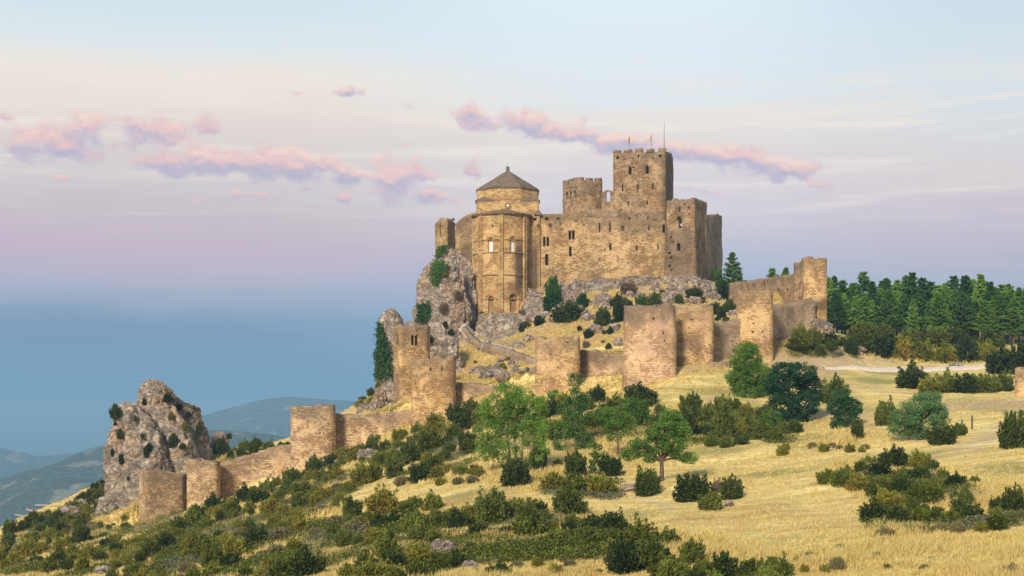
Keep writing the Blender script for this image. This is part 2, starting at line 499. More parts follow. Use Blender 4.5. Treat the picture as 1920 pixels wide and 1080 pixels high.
    T.put(b.inputs['Base Color'], col)
    h = T.math('ADD', T.math('MULTIPLY', br.outputs[1], -0.6), T.math('ADD', T.math('MULTIPLY', fine, 1.1), T.math('MULTIPLY', brv, 0.45)))
    h = T.math('SUBTRACT', h, T.math('MULTIPLY', hole, 2.0))
    bump(T, b, h, 0.9, 0.09)
    return m


def rock_mat(name, base=(0.74, 0.62, 0.51), pale=(0.86, 0.78, 0.68), orange=0.5, dark=(0.25, 0.205, 0.175), veg=0.0):
    m, T, b = new_mat(name)
    geo = T.add('ShaderNodeNewGeometry'); pos = geo.outputs['Position']
    ob = T.add('ShaderNodeObjectInfo')
    n1 = T.noise(pos, 0.35, 6, 0.6); n2 = T.noise(pos, 1.6, 7, 0.68, 0.4); n3 = T.noise(pos, 6.0, 4, 0.7)
    col = T.mix(T.maprange(T.math('ADD', T.math('MULTIPLY', n1, .5), T.math('MULTIPLY', n2, .6)), 0.38, 0.72), dark[:3] + (1,), base + (1,))
    col = T.mix(T.maprange(T.math('ADD', T.math('MULTIPLY', n2, .5), T.math('MULTIPLY', n3, .5)), 0.46, 0.66), col, base + (1,))
    col = T.mix(T.math('MULTIPLY', T.maprange(n3, 0.52, 0.72), 0.7), col, pale + (1,))
    on = T.noise(T.mapping(pos, loc=(8, 3, 1), scale=(1, 1, .6)), 0.28, 5, 0.6)
    col = T.mix(T.math('MULTIPLY', T.maprange(on, 0.46, 0.62), orange), col, (0.56, 0.33, 0.17, 1))
    dn = T.add('ShaderNodeTexNoise'); T.put(dn.inputs['Vector'], pos); dn.inputs['Scale'].default_value = 0.6; dn.inputs['Detail'].default_value = 6
    dv = T.vmath('SCALE', dn.outputs[1]); dv.node.inputs[3].default_value = 4.0
    # long fractures and bedding planes
    vo = T.add('ShaderNodeTexVoronoi', feature='DISTANCE_TO_EDGE'); vo.inputs['Scale'].default_value = 0.42
    T.put(vo.inputs['Vector'], T.mapping(T.vmath('ADD', pos, dv), rot=(0.2, 0.35, 0), scale=(1.2, 1, 0.4)))
    crack = T.math('MULTIPLY', T.maprange(vo.outputs[0], 0.0, 0.10, 1, 0), T.maprange(T.noise(T.mapping(pos, loc=(2, 7, 7)), 0.5, 3, 0.5), 0.42, 0.6))
    wv_ = T.noise(T.mapping(T.vmath('ADD', pos, dv), rot=(0.15, 0.3, 0), scale=(0.18, 0.18, 1.6)), 1.0, 6, 0.65)
    bed = T.maprange(T.math('ABSOLUTE', T.math('SUBTRACT', wv_, 0.5)), 0.0, 0.035, 1, 0)
    crack = T.math('MAXIMUM', crack, T.math('MULTIPLY', bed, 0.7))
    col = T.mix(T.math('MULTIPLY', crack, 0.8), col, dark + (1,))
    st_ = T.noise(T.mapping(pos, scale=(0.8, 0.8, 0.12)), 1.0, 5, 0.6)
    col = T.mix(T.math('MULTIPLY', T.maprange(st_, 0.54, 0.68), 0.55), col, (0.24, 0.20, 0.17, 1))
    # pits
    v2 = T.add('ShaderNodeTexVoronoi'); v2.inputs['Scale'].default_value = 1.5; T.put(v2.inputs['Vector'], T.vmath('ADD', pos, dv))
    pit = T.math('MULTIPLY', T.maprange(v2.outputs[0], 0.10, 0.24, 1, 0), T.maprange(n1, 0.45, 0.6))
    col = T.mix(T.math('MULTIPLY', pit, 0.5), col, dark + (1,))
    if veg > 0:
        sp = T.add('ShaderNodeSeparateXYZ'); T.put(sp.inputs[0], geo.outputs['Normal'])
        vf = T.math('MULTIPLY', T.maprange(T.math('ADD', sp.outputs[2], T.math('MULTIPLY', T.math('SUBTRACT', n2, 0.5), 1.2)), 0.45, 0.75), veg)
        col = T.mix(vf, col, T.mix(n3, (0.10, 0.11, 0.03, 1), (0.36, 0.26, 0.10, 1)))
    T.put(b.inputs['Base Color'], col)
    h = T.math('ADD', T.math('MULTIPLY', n2, 1.6), T.math('ADD', T.math('MULTIPLY', n3, 0.9), T.math('MULTIPLY', crack, -1.0)))
    h = T.math('SUBTRACT', h, pit)
    bump(T, b, h, 1.0, 0.28)
    return m


def leaf_mat(name, c1, c2, c3, brown=(0.10, 0.055, 0.02), bf=0.2, trans=0.25):
    """three foliage tones picked per leaf and per plant"""
    m, T, b = new_mat(name)
    at = T.add('ShaderNodeAttribute', attribute_name='rnd')
    ob = T.add('ShaderNodeObjectInfo')
    tc = T.add('ShaderNodeTexCoord')
    n = T.noise(tc.outputs['Object'], 1.6, 3, 0.6)
    geo = T.add('ShaderNodeNewGeometry')
    nw = T.noise(geo.outputs['Position'], 0.35, 3, 0.6)
    f = T.math('ADD', T.math('MULTIPLY', at.outputs['Fac'], 0.55), T.math('MULTIPLY', n, 0.45))
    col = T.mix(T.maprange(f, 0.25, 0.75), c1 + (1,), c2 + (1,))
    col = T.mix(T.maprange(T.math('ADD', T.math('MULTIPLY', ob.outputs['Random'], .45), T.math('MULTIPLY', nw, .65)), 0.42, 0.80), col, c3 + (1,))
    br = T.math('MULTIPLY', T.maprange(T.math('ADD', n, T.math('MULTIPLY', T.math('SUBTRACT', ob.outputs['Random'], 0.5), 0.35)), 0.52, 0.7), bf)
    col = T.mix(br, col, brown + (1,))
    T.put(b.inputs['Base Color'], col)
    b.inputs['Roughness'].default_value = 0.65
    b.inputs['Specular IOR Level'].default_value = 0.2
    tr = T.add('ShaderNodeBsdfTranslucent'); T.put(tr.inputs[0], col)
    mx = T.add('ShaderNodeMixShader'); mx.inputs[0].default_value = trans
    T.l.new(b.outputs[0], mx.inputs[1]); T.l.new(tr.outputs[0], mx.inputs[2])
    T.l.new(mx.outputs[0], T.n['Material Output'].inputs[0])
    return m


def plain_mat(name, c, c2=None, scale=3.0, rough=0.85, bmp=0.3):
    m, T, b = new_mat(name)
    geo = T.add('ShaderNodeNewGeometry')
    n = T.noise(geo.outputs['Position'], scale, 5, 0.65)
    T.put(b.inputs['Base Color'], T.mix(T.maprange(n, 0.3, 0.7), c + (1,), (c2 or tuple(v * 0.6 for v in c)) + (1,)))
    b.inputs['Roughness'].default_value = rough
    if bmp: bump(T, b, n, bmp, 0.05)
    return m


M = {}
M['castle'] = stone_mat('castle_stone', grey=0.35, pale=0.25, shift=1)
M['church'] = stone_mat('church_ashlar', light=(0.762, 0.526, 0.250), dark=(0.34, 0.205, 0.085), pink=0.1, grey=0.25, pale=0.1, shift=5, topgrey=0.3, bw=0.5, bh=0.25)
M['keep'] = stone_mat('keep_stone', light=(0.594, 0.421, 0.256), dark=(0.21, 0.13, 0.07), pink=0.15, grey=0.3, pale=0.3, shift=9, topgrey=0.6)
M['greywall'] = stone_mat('grey_stone', light=(0.672, 0.515, 0.350), dark=(0.31, 0.22, 0.145), pink=0.3, grey=0.7, pale=0.3, shift=14)
M['tower'] = stone_mat('tower_stone', light=(0.829, 0.573, 0.294), dark=(0.32, 0.195, 0.09), pink=0.3, grey=0.25, pale=0.4, shift=21)
M['pinktower'] = stone_mat('pink_tower_stone', light=(0.860, 0.608, 0.375), dark=(0.42, 0.26, 0.15), pink=0.95, grey=0.2, pale=0.25, shift=27, topgrey=1.1)
M['lowwall'] = stone_mat('low_wall_stone', light=(0.762, 0.550, 0.338), dark=(0.26, 0.17, 0.095), pink=0.12, grey=0.4, pale=0.4, shift=33, topgrey=0.65)
M['unlit_panel'] = plain_mat('unlit_interior_panel', (0.018, 0.012, 0.010), (0.03, 0.02, 0.015), bmp=0)  # near-black panel set in window holes, painted for the unlit interior
M['slate'] = plain_mat('roof_slabs', (0.13, 0.095, 0.075), (0.22, 0.165, 0.125), 1.3, bmp=0.8)
M['rock'] = rock_mat('limestone', veg=0.0)
M['rock_veg'] = rock_mat('limestone_mossy', base=(0.58, 0.48, 0.40), orange=0.45, veg=0.8)
M['boulder'] = rock_mat('boulder_stone', base=(0.64, 0.54, 0.46), pale=(0.82, 0.75, 0.67), orange=0.35)
M['bark'] = plain_mat('bark', (0.16, 0.12, 0.085), (0.08, 0.055, 0.04), 5.0, bmp=0.8)
M['bark_pale'] = plain_mat('pale_bark', (0.30, 0.25, 0.20), (0.15, 0.12, 0.09), 5.0, bmp=0.8)
M['gravel'] = plain_mat('gravel', (0.68, 0.61, 0.52), (0.54, 0.46, 0.38), 2.0, bmp=0.4)
M['paving'] = plain_mat('pale_paving', (0.60, 0.52, 0.44), (0.42, 0.35, 0.29), 2.0, bmp=0.4)
M['red'] = plain_mat('red_cloth', (0.42, 0.03, 0.02), (0.55, 0.16, 0.02), 8, bmp=0)
M['yellow'] = plain_mat('yellow_cloth', (0.55, 0.38, 0.03), (0.30, 0.22, 0.03), 8, bmp=0)
M['metal'] = plain_mat('grey_metal', (0.30, 0.28, 0.28), (0.22, 0.2, 0.2), 8, 0.5, bmp=0)
M['pane'] = plain_mat('alabaster', (0.74, 0.73, 0.72), (0.66, 0.65, 0.64), 3, 0.4, bmp=0)
# foliage
M['juniper'] = leaf_mat('juniper_leaves', (0.017, 0.029, 0.011), (0.101, 0.148, 0.028), (0.213, 0.258, 0.048), bf=0.35)
M['box'] = leaf_mat('boxwood_leaves', (0.036, 0.047, 0.009), (0.185, 0.227, 0.034), (0.302, 0.309, 0.048), brown=(0.263, 0.140, 0.035), bf=0.5)
M['darkbush'] = leaf_mat('dark_bush_leaves', (0.012, 0.024, 0.012), (0.061, 0.101, 0.026), (0.105, 0.142, 0.028), bf=0.1)
M['ash'] = leaf_mat('fresh_green_leaves', (0.028, 0.080, 0.020), (0.165, 0.320, 0.055), (0.215, 0.365, 0.055), bf=0.0, trans=0.35)
M['bright'] = leaf_mat('bright_green_leaves', (0.043, 0.088, 0.014), (0.191, 0.350, 0.052), (0.220, 0.366, 0.052), bf=0.0, trans=0.35)
M['bluegreen'] = leaf_mat('blue_green_leaves', (0.014, 0.050, 0.026), (0.052, 0.150, 0.058), (0.065, 0.165, 0.055), bf=0.0)
M['acacia'] = leaf_mat('grey_green_leaves', (0.040, 0.090, 0.043), (0.145, 0.262, 0.109), (0.128, 0.254, 0.090), bf=0.0)
M['pine'] = leaf_mat('pine_needles', (0.013, 0.044, 0.020), (0.119, 0.245, 0.053), (0.252, 0.442, 0.082), bf=0.0, trans=0.15)
M['pinelight'] = leaf_mat('light_pine_needles', (0.054, 0.124, 0.022), (0.229, 0.418, 0.066), (0.251, 0.418, 0.062), bf=0.0, trans=0.2)
M['ivy'] = leaf_mat('ivy_leaves', (0.012, 0.045, 0.013), (0.055, 0.135, 0.025), (0.075, 0.160, 0.028), bf=0.05)
M['sage'] = leaf_mat('sage_leaves', (0.115, 0.132, 0.069), (0.230, 0.230, 0.127), (0.276, 0.241, 0.115), bf=0.3, brown=(0.230, 0.149, 0.069))
M['dry'] = leaf_mat('dead_twigs', (0.156, 0.111, 0.072), (0.312, 0.234, 0.156), (0.260, 0.195, 0.130), bf=0.1)
M['core'] = plain_mat('inner_twigs', (0.020, 0.022, 0.010), (0.035, 0.034, 0.016), 3, bmp=0)


def grass_mat():
    m, T, b = new_mat('dry_grass_blades')
    geo = T.add('ShaderNodeNewGeometry'); pos = geo.outputs['Position']
    at = T.add('ShaderNodeAttribute', attribute_name='rnd')
    n = T.noise(pos, 0.10, 4, 0.6); n2 = T.noise(T.mapping(pos, loc=(4, 4, 4)), 0.45, 3, 0.6)
    col = T.mix(at.outputs['Fac'], (0.50, 0.385, 0.13, 1), (0.80, 0.66, 0.29, 1))
    col = T.mix(T.math('MULTIPLY', T.maprange(n, 0.55, 0.7), 0.4), col, (0.48, 0.31, 0.12, 1))
    col = T.mix(T.math('MULTIPLY', T.maprange(n2, 0.58, 0.75), 0.5), col, (0.26, 0.26, 0.06, 1))
    T.put(b.inputs['Base Color'], col)
    tr = T.add('ShaderNodeBsdfTranslucent'); T.put(tr.inputs[0], col)
    mx = T.add('ShaderNodeMixShader'); mx.inputs[0].default_value = 0.3
    T.l.new(b.outputs[0], mx.inputs[1]); T.l.new(tr.outputs[0], mx.inputs[2])
    T.l.new(mx.outputs[0], T.n['Material Output'].inputs[0])
    return m


def ground_mat():
    m, T, b = new_mat('meadow_ground')
    geo = T.add('ShaderNodeNewGeometry'); pos = geo.outputs['Position']
    g = T.add('ShaderNodeAttribute', attribute_name='green').outputs['Fac']
    so = T.add('ShaderNodeAttribute', attribute_name='soil').outputs['Fac']
    fa = T.add('ShaderNodeAttribute', attribute_name='far').outputs['Fac']
    dr = T.add('ShaderNodeAttribute', attribute_name='dry').outputs['Fac']
    n1 = T.noise(pos, 0.06, 5, 0.6); n2 = T.noise(pos, 0.5, 6, 0.65); n3 = T.noise(pos, 3.5, 5, 0.7)
    # mown swaths lying along the contour
    sw = T.noise(T.mapping(pos, rot=(0, 0, math.radians(-14)), scale=(0.10, 0.75, 0.2)), 1.0, 5, 0.6, 0.5)
    sw2 = T.noise(T.mapping(pos, rot=(0, 0, math.radians(10)), scale=(0.35, 2.0, 0.2)), 1.0, 5, 0.65, 0.4)
    f = T.math('ADD', T.math('MULTIPLY', sw, 0.5), T.math('ADD', T.math('MULTIPLY', sw2, 0.35), T.math('MULTIPLY', n3, 0.25)))
    col = T.ramp(f, [(0.37, (0.30, 0.215, 0.085, 1)), (0.46, (0.46, 0.345, 0.125, 1)), (0.54, (0.62, 0.49, 0.19, 1)), (0.65, (0.84, 0.71, 0.35, 1))])
    gn = T.math('ADD', g, T.math('MULTIPLY', T.math('SUBTRACT', T.math('ADD', T.math('MULTIPLY', sw2, .6), T.math('MULTIPLY', n2, .4)), 0.5), 2.2))
    col = T.mix(T.maprange(gn, 0.35, 0.95, 0, 0.75), col, T.mix(n3, (0.13, 0.155, 0.045, 1), (0.27, 0.27, 0.09, 1)))
    col = T.mix(T.math('MULTIPLY', T.maprange(n1, 0.52, 0.66), 0.35), col, (0.36, 0.21, 0.10, 1))
    col = T.mix(T.math('MULTIPLY', dr, 0.75), col, T.mix(T.maprange(n2, 0.35, 0.65), (0.30, 0.175, 0.075, 1), (0.56, 0.39, 0.165, 1)))
    sn = T.math('ADD', so, T.math('MULTIPLY', T.math('SUBTRACT', n2, 0.5), 1.2))
    col = T.mix(T.maprange(sn, 0.45, 0.8, 0, 0.85), col, T.mix(n3, (0.34, 0.24, 0.14, 1), (0.54, 0.42, 0.29, 1)))
    col = T.mix(fa, col, T.mix(n2, (0.045, 0.06, 0.03, 1), (0.10, 0.11, 0.05, 1)))
    T.put(b.inputs['Base Color'], col)
    bump(T, b, T.math('ADD', T.math('MULTIPLY', n3, 0.6), T.math('ADD', T.math('MULTIPLY', sw2, 1.2), n2)), 0.8, 0.12)
    return m


M['grass'] = grass_mat()
M['ground'] = ground_mat()

# ------------------------------------------------------------------ terrain mesh
def inpoly(px, py, poly):
    px = np.asarray(px, float); py = np.asarray(py, float)
    r = np.zeros(px.shape, bool); n = len(poly)
    for i in range(n):
        x1, y1 = poly[i]; x2, y2 = poly[(i + 1) % n]
        c = ((y1 > py) != (y2 > py)) & (px < (x2 - x1) * (py - y1) / ((y2 - y1) or 1e-9) + x1)
        r ^= c
    return r


def line_dist(x, y, pts):
    best = np.full(np.shape(x), 1e9)
    for a, b in zip(pts[:-1], pts[1:]):
        dx, dy = b[0] - a[0], b[1] - a[1]
        t = np.clip(((x - a[0]) * dx + (y - a[1]) * dy) / (dx * dx + dy * dy + 1e-9), 0, 1)
        best = np.minimum(best, np.hypot(x - a[0] - t * dx, y - a[1] - t * dy))
    return best


def gl(lst, dmin=45.0):
    return [tuple(gp(a, b, dmin)[:2]) for a, b in lst]


ROAD = [XY(1545, 184), XY(1600, 186), XY(1700, 189), XY(1800, 190), XY(1900, 189), XY(2050, 187)]
PATH2 = gl([(1925, 775), (1880, 800), (1850, 820), (1800, 850), (1700, 862)])
PATH3 = gl([(1100, 870), (1160, 905), (1200, 925), (1250, 955)])
PATH4 = gl([(1560, 760), (1640, 735), (1700, 745), (1640, 720)])
SOIL = [(PATH2, 2.2, 0.62), (PATH3, 1.2, 0.6), (PATH4, 2.5, 0.5)]
GREENS = [(1330, 735, 90, 14), (1560, 735, 60, 20), (1650, 715, 90, 14), (1500, 825, 80, 16), (1850, 760, 90, 20), (1660, 860, 180, 14),
          (1330, 845, 120, 12), (880, 930, 100, 14), (1700, 700, 120, 12), (1880, 880, 90, 20), (1150, 970, 160, 12), (1450, 890, 120, 10)]


def build_ground():
    def axis(core0, core1, step, far, growth):
        a = list(np.arange(core0, core1 + 1e-6, step))
        s = step; v = core1; up = []
        while v < far:
            s *= growth; v += s; up.append(v)
        s = step; v = core0; dn = []
        while v > -far:
            s *= growth; v -= s; dn.append(v)
        return np.array(dn[::-1] + a + up)
    xs = axis(-110, 120, 0.7, 52000, 1.13)
    ys = axis(30, 290, 0.8, 70000, 1.13)
    gx, gy = np.meshgrid(xs, ys, indexing='ij')
    z = H(gx, gy)
    r = np.hypot(gx, gy)
    t = np.clip((r - 360) / 1400, 0, 1); t = t * t * (3 - 2 * t)
    und = vnoise(gx, gy, 900, 5) * 60 + vnoise(gx, gy, 300, 6) * 22
    z = z * (1 - t) + (-330 + und) * t
    V = np.stack([gx, gy, z], -1).reshape(-1, 3)
    nx, ny = gx.shape
    idx = np.arange(nx * ny).reshape(nx, ny)
    Fc = np.stack([idx[:-1, :-1], idx[1:, :-1], idx[1:, 1:], idx[:-1, 1:]], -1).reshape(-1, 4)
    green = np.zeros(nx * ny); soil = np.zeros(nx * ny)
    x, y = V[:, 0], V[:, 1]
    near = (r.ravel() < 330) & (y > 50)
    for (a, b, ra, rb) in GREENS:
        c = gp(a, b); c2 = gp(a, b - rb)
        rx = ra / F * c.y; ry = max(2.5, abs(c2.y - c.y))
        green = np.maximum(green, np.exp(-(((x - c.x) / rx) ** 2 + ((y - c.y) / ry) ** 2)) * near)
    for pts, w, k in SOIL:
        soil = np.maximum(soil, k * np.clip(1.5 - line_dist(x, y, pts) / w, 0, 1) * near)
    # trampled greyish upper meadow
    um = near * np.clip((y - 118) / 25, 0, 1) * (y < 215) * (HX + x / np.maximum(y, 1) * F > 1180)
    soil = np.maximum(soil, um * (0.42 + vnoise(x, y, 14, 51) * 0.9 + vnoise(x, y, 5, 52) * 0.5))
    green = np.maximum(green, um * (0.30 + vnoise(x, y, 12, 53) * 1.2))
    green = np.maximum(green, near * (0.26 + vnoise(x, y, 16, 54) * 1.1 + vnoise(x, y, 5, 55) * 0.4))
    # thin soil and green on the scrub slope at left
    px = HX + x / np.maximum(y, 1) * F
    left = np.clip((1000 - px) / 400, 0, 1) * near
    green = np.maximum(green, left * (0.25 + vnoise(x, y, 8, 9)))
    soil = np.maximum(soil, left * (0.2 + vnoise(x, y, 11, 12) * 1.0))
    inside = near & (y > 195) & (px > 850) & (px < 1480)
    soil = np.maximum(soil, inside * (0.45 + vnoise(x, y, 9, 14)))
    dry = inside * 1.0
    far = np.clip((r.ravel() - 300) / 500, 0, 1)
    far = np.maximum(far, ((px < 860) & (y > 236)) * 0.8)
    far = np.maximum(far, near * np.clip((y - 236) / 8, 0, 1) * (px > 1540) * 0.9)
    o = mesh_np('ground', V, Fc, M['ground'], smooth=True, attrs={'green': green, 'soil': soil, 'far': far, 'dry': dry})
    tag(o, kind='structure')


build_ground()


def ribbon(name, pts, w, mat, lift=0.05):
    pts = [Vector((p[0], p[1], 0)) for p in pts]
    q = []
    for a, b in zip(pts[:-1], pts[1:]):
        n = max(2, int((b - a).length / 1.0))
        q += [a.lerp(b, i / n) for i in range(n)]
    q.append(pts[-1])
    V = []; m = 7
    for i, p in enumerate(q):
        d = (q[min(i + 1, len(q) - 1)] - q[max(i - 1, 0)]).normalized(); nn = Vector((-d.y, d.x, 0))
        ww = w * (1 + 0.35 * noise.noise(p * 0.25)) * min(1, 0.15 + i / 14)
        for k in range(m):
            v = p + nn * ww * (k / (m - 1) - 0.5)
            V.append((v.x, v.y, Hs(v.x, v.y) + lift * (1 if 0 < k < m - 1 else -1)))
    Fc = []
    for i in range(len(q) - 1):
        for k in range(m - 1):
            Fc.append((i * m + k, i * m + k + 1, (i + 1) * m + k + 1, (i + 1) * m + k))
    o = mesh_np(name, V, Fc, mat, smooth=True)
    return tag(o, kind='structure')


ribbon('gravel_road', ROAD, 3.0, M['gravel'], 0.16)


# ------------------------------------------------------------------ far hills and haze
def far_hill(name, ridge, D, depth, zb, seed, amp):
    """ridge: picture points of the crest, at distance D; slopes run down to the plain on both sides"""
    rx = [(a - HX) / F * D for a, b in ridge]; rz = [(HY - b) / F * D for a, b in ridge]
    xs = np.arange(rx[0], rx[-1], D / 260.0)
    vs = np.linspace(-1, 1, 90)
    gx, gv = np.meshgrid(xs, vs, indexing='ij')
    cz = np.interp(gx, rx, rz)
    s = np.abs(gv)
    prof = (1 - s) ** 1.15
    spur = np.abs(vnoise(gx + gv * depth * 0.5, gv * depth, D * 0.10, seed)) * 2
    z = zb + (cz - zb) * prof
    n = vnoise(gx, gv * depth, D * 0.05, seed + 1) * 0.5 + vnoise(gx, gv * depth, D * 0.02, seed + 2) * 0.22 + vnoise(gx, gv * depth, D * 0.006, seed + 4) * 0.12
    z = z + (n + (spur - 0.3) * 0.9) * amp * np.clip(s * 4, 0.08, 1)
    V = np.stack([gx, D + gv * depth, z], -1).reshape(-1, 3)
    nx, ny = gx.shape
    idx = np.arange(nx * ny).reshape(nx, ny)
    Fc = np.stack([idx[:-1, :-1], idx[1:, :-1], idx[1:, 1:], idx[:-1, 1:]], -1).reshape(-1, 4)
    m, T, b = new_mat(name + '_cover')
    geo = T.add('ShaderNodeNewGeometry'); pos = geo.outputs['Position']
    n1 = T.noise(pos, 6.0 / D * 8, 8, 0.65); n2 = T.noise(pos, 300.0 / D, 4, 0.7)
    c = T.mix(T.maprange(n2, 0.35, 0.65), (0.03, 0.045, 0.03, 1), (0.10, 0.12, 0.07, 1))
    c = T.mix(T.math('MULTIPLY', T.maprange(n1, 0.56, 0.64), 0.7), c, (0.36, 0.31, 0.24, 1))
    T.put(b.inputs['Base Color'], c)
    bump(T, b, n2, 1.0, D * 0.004)
    o = mesh_np(name, V, Fc, m, smooth=True)
    tag(o, kind='structure')
    return (xs, vs, V.reshape(nx, ny, 3))


HA = far_hill('hill', [(-700, 905), (-200, 880), (150, 850), (300, 800), (390, 776), (430, 765), (490, 749), (540, 743), (590, 746), (680, 753), (900, 772), (1300, 800)], 5200, 1500, -330, 3, 110)
HB = far_hill('hill', [(-900, 1000), (-300, 950), (-60, 918), (0, 905), (30, 888), (75, 875), (110, 868), (140, 850), (195, 834), (260, 815), (400, 800), (520, 812), (800, 900)], 2600, 1150, -330, 11, 60)


def hill_track(pts, hill, w, mat):
    xs, vs, V = hill
    pts3 = []
    fine = [(a0 + (a1 - a0) * t / 6, b0 + (b1 - b0) * t / 6) for (a0, b0), (a1, b1) in zip(pts[:-1], pts[1:]) for t in range(6)] + [pts[-1]]
    for a, b in fine:
        # nearest surface vertex on the camera side seen at this picture point
        n = V.shape[1] // 2
        W = V[:, :n].reshape(-1, 3)
        sx = HX + W[:, 0] / W[:, 1] * F; sy = HY - W[:, 2] / W[:, 1] * F
        i = np.argmin((sx - a) ** 2 + (sy - b) ** 2)
        k = W[i][1]; q = P(a, b, k)
        pts3.append(Vector((q.x, q.y - 12, q.z)))
    Vv = []; Fc = []
    for i, p in enumerate(pts3):
        Vv += [tuple(p + Vector((0, -3, -w * 0.35))), tuple(p + Vector((0, 3, w * 0.35)))]
        if i: Fc.append((2 * i - 2, 2 * i, 2 * i + 1, 2 * i - 1))
    o = mesh_np('hill_track', Vv, Fc, mat)
    tag(o, kind='structure')


M['track'] = plain_mat('pink_earth_track', (0.60, 0.42, 0.33), (0.5, 0.34, 0.27), 0.02, bmp=0)
hill_track([(108, 950), (90, 946), (62, 946), (48, 949), (58, 955), (75, 958)], HB, 3, M['track'])
hill_track([(12, 965), (30, 963), (50, 967), (66, 966)], HB, 2, M['track'])


def build_haze():
    bm = bmesh.new()
    bmesh.ops.create_cube(bm, size=2.0)
    x, y0, y1, z0, z1 = 60000.0, -60000.0, 78000.0, -520.0, 84.0
    for v in bm.verts:
        v.co.x *= x; v.co.y = y1 if v.co.y > 0 else y0; v.co.z = z1 if v.co.z > 0 else z0
    me = bpy.data.meshes.new('haze'); bm.to_mesh(me); bm.free()
    m = bpy.data.materials.new('haze_air'); m.use_nodes = True
    t = m.node_tree
    for nd in list(t.nodes):
        if nd.type != 'OUTPUT_MATERIAL': t.nodes.remove(nd)
    pv = t.nodes.new('ShaderNodeVolumePrincipled')
    pv.inputs['Color'].default_value = (0.38, 0.70, 1.0, 1)
    pv.inputs['Density'].default_value = 0.00022
    pv.inputs['Anisotropy'].default_value = 0.0
    t.links.new(pv.outputs[0], t.nodes['Material Output'].inputs['Volume'])
    me.materials.append(m)
    o = bpy.data.objects.new('haze', me); COL.objects.link(o)
    tag(o, kind='stuff')


build_haze()
# ------------------------------------------------------------------ masonry builder
def arc(px, D, rpx, a0, a1, n, squash=1.0):
    """circular plan: centre at picture column px, distance D, radius in picture pixels; angles from the viewer's side"""
    cx, cy = XY(px, D); r = rpx / F * D
    return [(cx + r * math.sin(math.radians(a)), cy - r * squash * math.cos(math.radians(a))) for a in np.linspace(a0, a1, n)]


def resample(path, closed, step, extra=()):
    pts = [Vector((p[0], p[1])) for p in path]
    if closed: pts = pts + [pts[0]]
    L = [0.0]
    for a, b in zip(pts[:-1], pts[1:]): L.append(L[-1] + (b - a).length)
    us = set(round(l, 3) for l in L)
    for a, b in zip(L[:-1], L[1:]):
        n = max(1, int(round((b - a) / step)))
        for i in range(1, n): us.add(round(a + (b - a) * i / n, 3))
    for e in extra:
        for d in (-0.02, 0.02):
            if 0 < e + d < L[-1]: us.add(round(e + d, 3))
    us = sorted(us)
    out = []; j = 0
    for u in us:
        while j < len(L) - 2 and u > L[j + 1]: j += 1
        t = (u - L[j]) / max(1e-9, L[j + 1] - L[j])
        out.append(pts[j].lerp(pts[j + 1], min(1, max(0, t))))
    if closed: out = out[:-1]; us_ = us[:-1]
    else: us_ = us
    return out, us_, L[-1], L, pts


